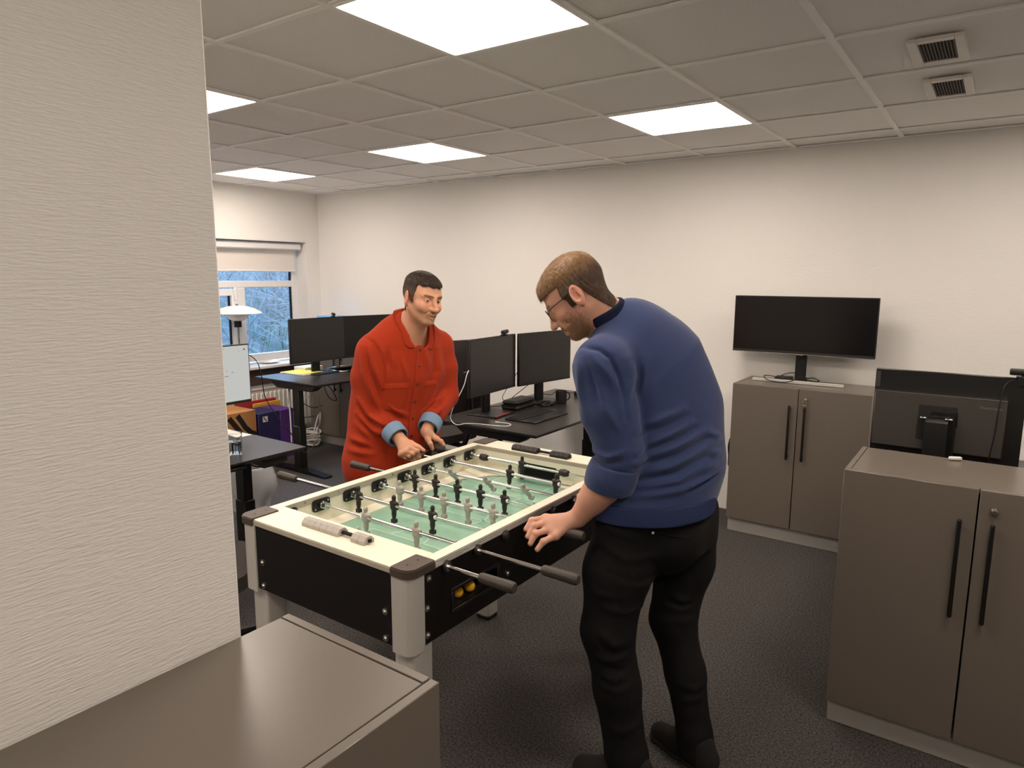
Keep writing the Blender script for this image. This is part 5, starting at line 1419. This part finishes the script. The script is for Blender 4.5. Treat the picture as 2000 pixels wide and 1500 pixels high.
garment('sleeve_cuff', cu, .0036, 'sweater', b_, ([], (.93,.36), 1, .0012, 1.6), 5)
nd = V3(nk0)-V3(neckb); nd /= np.linalg.norm(nd); cl = Prog()
cn = nd+V3((.10,.20,.10)); cn /= np.linalg.norm(cn)
cl.cone(V3(neckb)-nd*.03, V3(neckb)+nd*.10+V3((.004,.004,0)), .090, .0735, .01); cl.plane(V3(neckb)+nd*.074, cn, .004); cl.plane(V3(neckb)-nd*.05, -nd, .004)
garment('collar', cl, .0032, 'collar_rib', b_, label='dark ribbed stand collar')
rb = Prog(); rb.cone(V3(neckb)-nd*.035, V3(neckb)+nd*.022, .108, .088, .01); rb.plane(V3(neckb)+nd*.018, nd, .004); rb.plane(V3(neckb)-nd*.026, -nd, .004)
garment('neck_seam', rb, .0036, 'sweater_rib', b_)
# trousers
tr = Prog()
tr.cone((-.900,2.098,.945), (-.885,2.108,.86), .186, .182, .03, flat=BF, fs=.85)
tr.ell((-.820,2.070,.810), (.104,.110,.118), .05); tr.ell((-.815,2.190,.805), (.102,.108,.112), .05)
tr.chain([hL, (-.950,1.950,.70), kL], [.118,.106,.085], .04); tr.chain([kL, (-.915,1.897,.32), (-.868,1.889,.10)], [.083,.075,.068], .03); tr.cone((-.868,1.889,.10),(-.862,1.888,.055),.068,.071,.02)
tr.chain([hR, (-.825,2.215,.68), kR], [.110,.100,.080], .04); tr.chain([kR, (-.775,2.145,.30), (-.725,2.120,.11)], [.076,.066,.059], .03); tr.cone((-.725,2.120,.11),(-.715,2.118,.05),.060,.068,.02)
tr.plane((0,0,.945), (0,0,1), .004); tr.plane((0,0,.035), (0,0,-1), .004)
def mk_t(V): return .35+1.1*np.exp(-((V[:,2]-.5)/.12)**2)+.9*np.exp(-((V[:,2]-.78)/.08)**2)+1.2*np.exp(-((V[:,2]-.1)/.07)**2)
to_ = garment('trousers', tr, .0045, 'trousers', b_, (FOLD_T, (.93,.36), .75, .0022, .8), 23)
shoe(b_, (-.775,1.895), (-1.045,1.830)); shoe(b_, (-.640,2.085), (-.902,2.170))
# back pocket welt and white thread, found on the trouser surface facing the camera side
def on_surface(prog, p, d, n=60, st=.004):
    p = V3(p); d = V3(d)/np.linalg.norm(d)
    for _ in range(n):
        v = prog.eval(p[None,:])[0]
        if v < .0005: break
        p = p+d*max(v*.7, .0005)
    return p
cam0 = V3((0,0,1.665))
def hit(prog, target):
    """nearest point of the surface to a target just outside it, walking inwards"""
    c = V3((-.83,2.10,target[2])); return on_surface(prog, target, c-V3(target), 200)
pw = [hit(tr, t_) for t_ in ((-.816,1.80,.868), (-.775,1.84,.861), (-.73,1.90,.853), (-.68,1.97,.842))]
part('pocket_welt', MB().tube(smooth_path([tuple(p) for p in pw]), .0035, 6), 'trousers', to_)
part('pocket_stud', MB().lathe([(.005*math.sin(PI*i/8), -.005*math.cos(PI*i/8)) for i in range(9)], tuple(pw[0]), 12), 'paper', to_)

# ---------- man in red
r_ = thing('person', 'man in rust red overshirt with blue cuffs, gripping two rods across the table', 'person', (-2.42, 2.40, 0))
RF = (.945, -.326, 0); RL = (.326, .945, 0)
hem, waist, chest, upper, neckb = (-2.425,2.388,.750), (-2.424,2.421,.995), (-2.378,2.425,1.215), (-2.350,2.427,1.330), (-2.327,2.430,1.391)
hd = np.array((.98, -.185, 0)); hd /= np.linalg.norm(hd); hp = math.radians(9); ro = math.radians(6)
U0 = hd*math.sin(hp)+np.array((0,0,math.cos(hp))); F0 = hd*math.cos(hp)-np.array((0,0,math.sin(hp))); L0 = np.cross(U0, F0)
HR = Frame((-2.228, 2.412, 1.557), F0, U0*math.cos(ro)+L0*math.sin(ro)); SR = 1.02
shR, shL, elR, elL = (-2.428,2.276,1.300), (-2.303,2.606,1.308), (-2.470,2.285,1.030), (-2.285,2.625,1.055)
wrR, wrL = (-2.218,2.240,.900), (-2.200,2.392,.918)
bd = Prog()
head_prims(bd, HR, SR, 1.0, .0029)
nk0 = HR.p((-.025*SR, 0, -.05*SR)); bd.cone(nk0, neckb, .055, .060, .03); bd.cone(HR.p((.015,0,-.075)), V3(neckb)+V3((.03,-.012,-.01)), .036, .046, .04)
bd.chain([neckb, upper, chest, waist, hem], [.07,.13,.15,.15,.15], .05, RF, .6)
bd.chain([upper, shR, elR, wrR], [.07,.06,.044,.029], .02); bd.chain([upper, shL, elL, wrL], [.07,.06,.044,.029], .02)
iR = [(-2.135,2.220,.881), (-2.101,2.222,.872), (-2.100,2.232,.842), (-2.108,2.256,.824)]; mR = [(-2.151,2.207,.867), (-2.116,2.212,.860), (-2.116,2.226,.831), (-2.126,2.254,.822)]
rR = [(-2.168,2.203,.856), (-2.134,2.208,.847), (-2.134,2.226,.826), (-2.144,2.256,.822)]; pR = [(-2.188,2.206,.848), (-2.160,2.208,.836), (-2.156,2.228,.824), (-2.162,2.254,.824)]
hand(bd, wrR, [iR, mR, rR, pR], [(-2.166,2.252,.893), (-2.118,2.250,.882), (-2.094,2.258,.868)], .025, .0115)
iL = [(-2.150,2.410,.886), (-2.120,2.408,.878), (-2.106,2.412,.862)]; mL = [(-2.166,2.422,.880), (-2.146,2.432,.862), (-2.146,2.424,.832)]
rL = [(-2.184,2.426,.876), (-2.168,2.436,.856), (-2.168,2.424,.830)]; pL = [(-2.200,2.424,.872), (-2.190,2.436,.854), (-2.188,2.422,.832)]
hand(bd, wrL, [iL, mL, rL, pL], [(-2.176,2.376,.885), (-2.148,2.362,.872), (-2.140,2.368,.846)], .025, .0115)
hL, hR, kL, kR, aL, aR = (-2.40,2.50,.87), (-2.46,2.29,.87), (-2.42,2.53,.50), (-2.48,2.25,.50), (-2.52,2.54,.09), (-2.56,2.23,.09)
bd.chain([hem, hL, kL, aL], [.12,.08,.055,.042], .03); bd.chain([hem, hR, kR, aR], [.12,.08,.055,.042], .03)
V, F = nets(bd, .0022)
link('body', np_mesh('body', V, F, 'skin', root_loc(r_), skin_col(V, HR, SR, (204,152,122), (136,102,78), .50, (52,36,28), .35)), r_)
for y in (-1, 1): eyeball(r_, HR, SR, y, HR.d((1,-.10,-.10)))
tm = MB(); P = lambda a: tuple(HR.p([v*SR for v in a]))
for k in range(8):
    y = -.0215+.0061*k; x = .0905-14*y*y
    tm.add([P((x,y-.00305,-.0665)), P((x,y+.00305,-.0665)), P((x-.0005,y+.00295,-.0745)), P((x-.0005,y-.00295,-.0745)), P((x-.01,y-.002,-.0665)), P((x-.01,y+.002,-.0665)), P((x-.01,y+.002,-.0745)), P((x-.01,y-.002,-.0745))], [(0,1,2,3),(4,7,6,5),(0,4,5,1),(3,2,6,7),(0,3,7,4),(1,5,6,2)])
part('teeth', tm, 'teeth', r_)
def reg_r(q):
    x, y, z = q[:,0], q[:,1], q[:,2]; ay = np.abs(y)
    fr_ = .062+.005*np.sin(y*160+1)+.18*np.maximum(0, ay-.045)
    top = fr_-z
    side = np.maximum(x-.034+.3*np.maximum(0, .03-z), .004-z)
    burn = np.maximum(np.maximum(x-.022, -x+.006), -.020-z)
    back = np.maximum(x+.034, -.070-z)
    return np.minimum(np.minimum(top, side), np.minimum(burn, back))
def th_r(q): return .0022+.0075*sstep(.045, .085, q[:,2])+.003*sstep(.05, .08, q[:,0])*sstep(.05, .065, q[:,2])
def col_r(q):
    a, d = np.array(lin((50,37,29))), np.array(lin((98,74,58))); w = sstep(.0, .06, q[:,2])[:,None]; return d*(1-w)+a*w
def fl_r(q):
    f = np.stack([.9*np.ones(len(q)), q[:,1]*2, -.45+0*q[:,0]], 1); lo = q[:,2] < .045
    f[lo] = np.stack([-.2+0*q[lo,0], 0*q[lo,0], -1+0*q[lo,0]], 1); return f
add_hair(r_, HR, SR, 'hair_dark', reg_r, th_r, fl_r, 7000, .015, .0012, .40, 4, col_r, Prog().cone(nk0, neckb, .055, .060))
# overshirt
nd = V3(nk0)-V3(neckb); nd /= np.linalg.norm(nd)
sh = Prog()
sh.chain([hem, waist, chest, upper], [.262,.226,.222,.165], .06, RF, [.66,.68,.66,.62]); sh.cone(upper, V3(neckb)-nd*.075, .115, .085, .05)
sh.chain([upper, shR], [.090,.074], .05); sh.chain([upper, shL], [.090,.074], .05)
sh.chain([shR, (-2.465,2.270,1.18), elR], [.074,.076,.074], .02); sh.chain([elR, V3(elR)*.45+V3(wrR)*.55], [.074,.057], .02)
sh.chain([shL, (-2.29,2.622,1.20), elL], [.074,.074,.072], .02); sh.chain([elL, V3(elL)*.45+V3(wrL)*.55], [.072,.057], .02)
sh.plane(V3(hem)+V3((0,0,-.005)), (.18,.30,-1), .006)
for e_, w_ in ((elR, wrR), (elL, wrL)):
    d_ = V3(w_)-V3(e_); d_ /= np.linalg.norm(d_)
fc = RF-nd*V3(RF).dot(nd) if False else V3(RF)-nd*V3(RF).dot(nd); fc /= np.linalg.norm(fc)
sh_full = Prog(); sh_full.items = list(sh.items)
sh.cone(V3(neckb)+fc*.012+nd*.05, V3(neckb)+fc*.060-nd*.010, .073, .066, .006, 's').cone(V3(neckb)+fc*.060-nd*.010, V3(neckb)+fc*.125-nd*.085, .066, .022, .006, 's')
def mk_s(V):
    front = sstep(.0, .15, np.abs((V-V3(chest)) @ V3(RL))); return .5+.7*front
garment('overshirt', sh, .0042, 'shirt', r_, (FOLD_R, (.71,.70), 1.9, .0018, .9), 31)
for e_, w_, sd in ((elR, wrR, 1), (elL, wrL, -1)):
    d_ = V3(w_)-V3(e_); d_ /= np.linalg.norm(d_); c0 = V3(w_)-d_*.092; c1 = V3(w_)-d_*.022
    cu = Prog(); cu.cone(c0, c1, .0580, .0535, .01); cu.plane(c0+d_*.008, -d_, .003); cu.plane(c1-d_*.0, d_, .003); cu.cone(c1-d_*.012, c1+d_*.05, .045, .046, .003, 's')
    garment('denim_cuff', cu, .0032, 'denim', r_, 0, 3, label='turned back blue denim cuff')
# shirt front details lie on the cloth surface
RFv, RLv = V3(RF), V3(RL)
def front(u, z, lift=.0):
    """point on the shirt front: u metres to his left of the centre line, at height z"""
    t = np.clip((z-.75)/(1.391-.75), 0, 1); c = V3(hem)*(1-t)+V3(neckb)*t; c = np.array((np.interp(z, [.75,.995,1.215,1.33,1.391], [p[0] for p in (hem,waist,chest,upper,neckb)]), np.interp(z, [.75,.995,1.215,1.33,1.391], [p[1] for p in (hem,waist,chest,upper,neckb)]), z))
    p = on_surface(body_only, c+RLv*u+RFv*.40, -RFv, 200); return p+RFv*lift
body_only = Prog(); body_only.items = [it for it in sh.items[:5]]
pl = MB(); vs = []; n = 26
for i in range(n+1):
    z = .765+(1.335-.765)*i/n
    for u, l in ((-.019,.002),(-.0185,.0085),(.0135,.0085),(.014,.002)): vs.append(tuple(front(u+.004, z, l)))
pl.add(vs, [(4*i+k, 4*i+k+1, 4*i+k+5, 4*i+k+4) for i in range(n) for k in range(3)])
part('placket', pl, 'shirt', r_, sharp=30)
for z in (1.315, 1.235, 1.150, 1.065, .980, .895):
    p = front(.001, z, .0095); fr = Frame(p, RFv, (0,0,1)); T = Matrix.Translation(Vector(p)) @ Matrix(fr.R.tolist()).to_4x4()
    part('button', MB().lathe([(0,.002),(.004,.0022),(.0062,.0018),(.0068,0),(.0062,-.002)], (0,0,0), 14, 'x', T), 'shirt_button', r_)
for u0, u1 in ((-.150,-.040), (.045,.150)):
    pk = MB(); vs = []; a_, b_n = 10, 12
    for i in range(a_+1):
        for j in range(b_n+1):
            z = 1.025+.135*j/b_n; u = u0+(u1-u0)*i/a_; ed = min(i, a_-i, j, b_n-j); vs.append(tuple(front(u, z, .0015 if ed == 0 else .0072)))
    pk.add(vs, [(i*(b_n+1)+j, i*(b_n+1)+j+1, (i+1)*(b_n+1)+j+1, (i+1)*(b_n+1)+j) for i in range(a_) for j in range(b_n)])
    o = part('chest_pocket', pk, 'shirt', r_, sharp=60)
    st = MB(); st.tube([tuple(front(u0+(u1-u0)*i/10, 1.137, .0078)) for i in range(11)], .0012, 5); part('pocket_seam', st, 'shirt', o)
# collar: stand and two leaves
nd = V3(nk0)-V3(neckb); nd /= np.linalg.norm(nd)
fc = RFv-nd*RFv.dot(nd); fc /= np.linalg.norm(fc); lc_ = np.cross(nd, fc)
CF = Frame(V3(neckb), fc, nd)
col = MB(); vs = []; n = 40
def neck_edge(a):
    ca, sa = math.cos(a), math.sin(a); f = max(0, ca)
    return ca, sa, .040-.040*ca-.070*f**4, .066+.030*f**3
for i in range(n+1):
    a = math.radians(13)+(2*PI-math.radians(26))*i/n; ca, sa, h, rr = neck_edge(a); f = max(0, ca)
    base = V3(CF.p(((rr+.008)*ca, (rr+.008)*sa*1.04, h))); rad = CF.d((ca*(1-.5*f), sa, 0)); rad /= np.linalg.norm(rad)
    wd = .036+.020*math.exp(-((abs((a+PI) % (2*PI)-PI)-math.radians(27))/math.radians(14))**2)
    tip = V3(base)+rad*wd*.75-nd*.02
    low = on_surface(sh_full, V3(base)+rad*wd*.80+nd*.05, -nd, 120)
    if sh_full.eval(low[None,:])[0] > .004: low = tip
    mid = base*.55+low*.45+nd*.010+rad*.004
    for p in (base-nd*.03, base+nd*.006, base+rad*.003+nd*.010, mid+nd*.003, low+nd*.0125, low+nd*.0060-rad*.001, mid-nd*.004): vs.append(tuple(p))
m_ = 7; fs = [(i*m_+k, i*m_+(k+1) % m_, (i+1)*m_+(k+1) % m_, (i+1)*m_+k) for i in range(n) for k in range(m_)]+[tuple(range(m_)), tuple(range(n*m_, (n+1)*m_))]
col.add(vs, fs); part('collar', col, 'shirt', r_, sharp=70)
li = MB(); vs = []
for i in range(n+1):
    a = math.radians(15)+(2*PI-math.radians(30))*i/n; ca, sa, h, rr = neck_edge(a)
    up = max(0, sa)*max(0, min(1, ca+.25))
    vs += [tuple(CF.p(((rr+.004)*ca, (rr+.004)*sa*1.04, h-.06))), tuple(CF.p(((rr+.0045+.016*up)*ca, (rr+.0045+.016*up)*sa*1.04, h+.003+.013*min(1, up*3))))]
li.add(vs, [(2*i, 2*i+1, 2*i+3, 2*i+2) for i in range(n)]); part('collar_lining', li, 'denim', r_, sharp=60, label='blue denim collar lining')
# trousers and shoes
tr = Prog(); tr.cone((-2.425,2.39,.93), (-2.425,2.39,.80), .185, .185, .03, flat=RF, fs=.7)
tr.chain([hL, kL, (-2.51,2.54,.08)], [.108,.082,.066], .03); tr.chain([hR, kR, (-2.55,2.232,.08)], [.108,.082,.066], .03); tr.plane((0,0,.04), (0,0,-1), .004)
garment('trousers', tr, .006, 'trousers', r_, ([], (.71,.70), 1, .003, .8), 41)
shoe(r_, (-2.60,2.555), (-2.33,2.50)); shoe(r_, (-2.63,2.26), (-2.37,2.15))
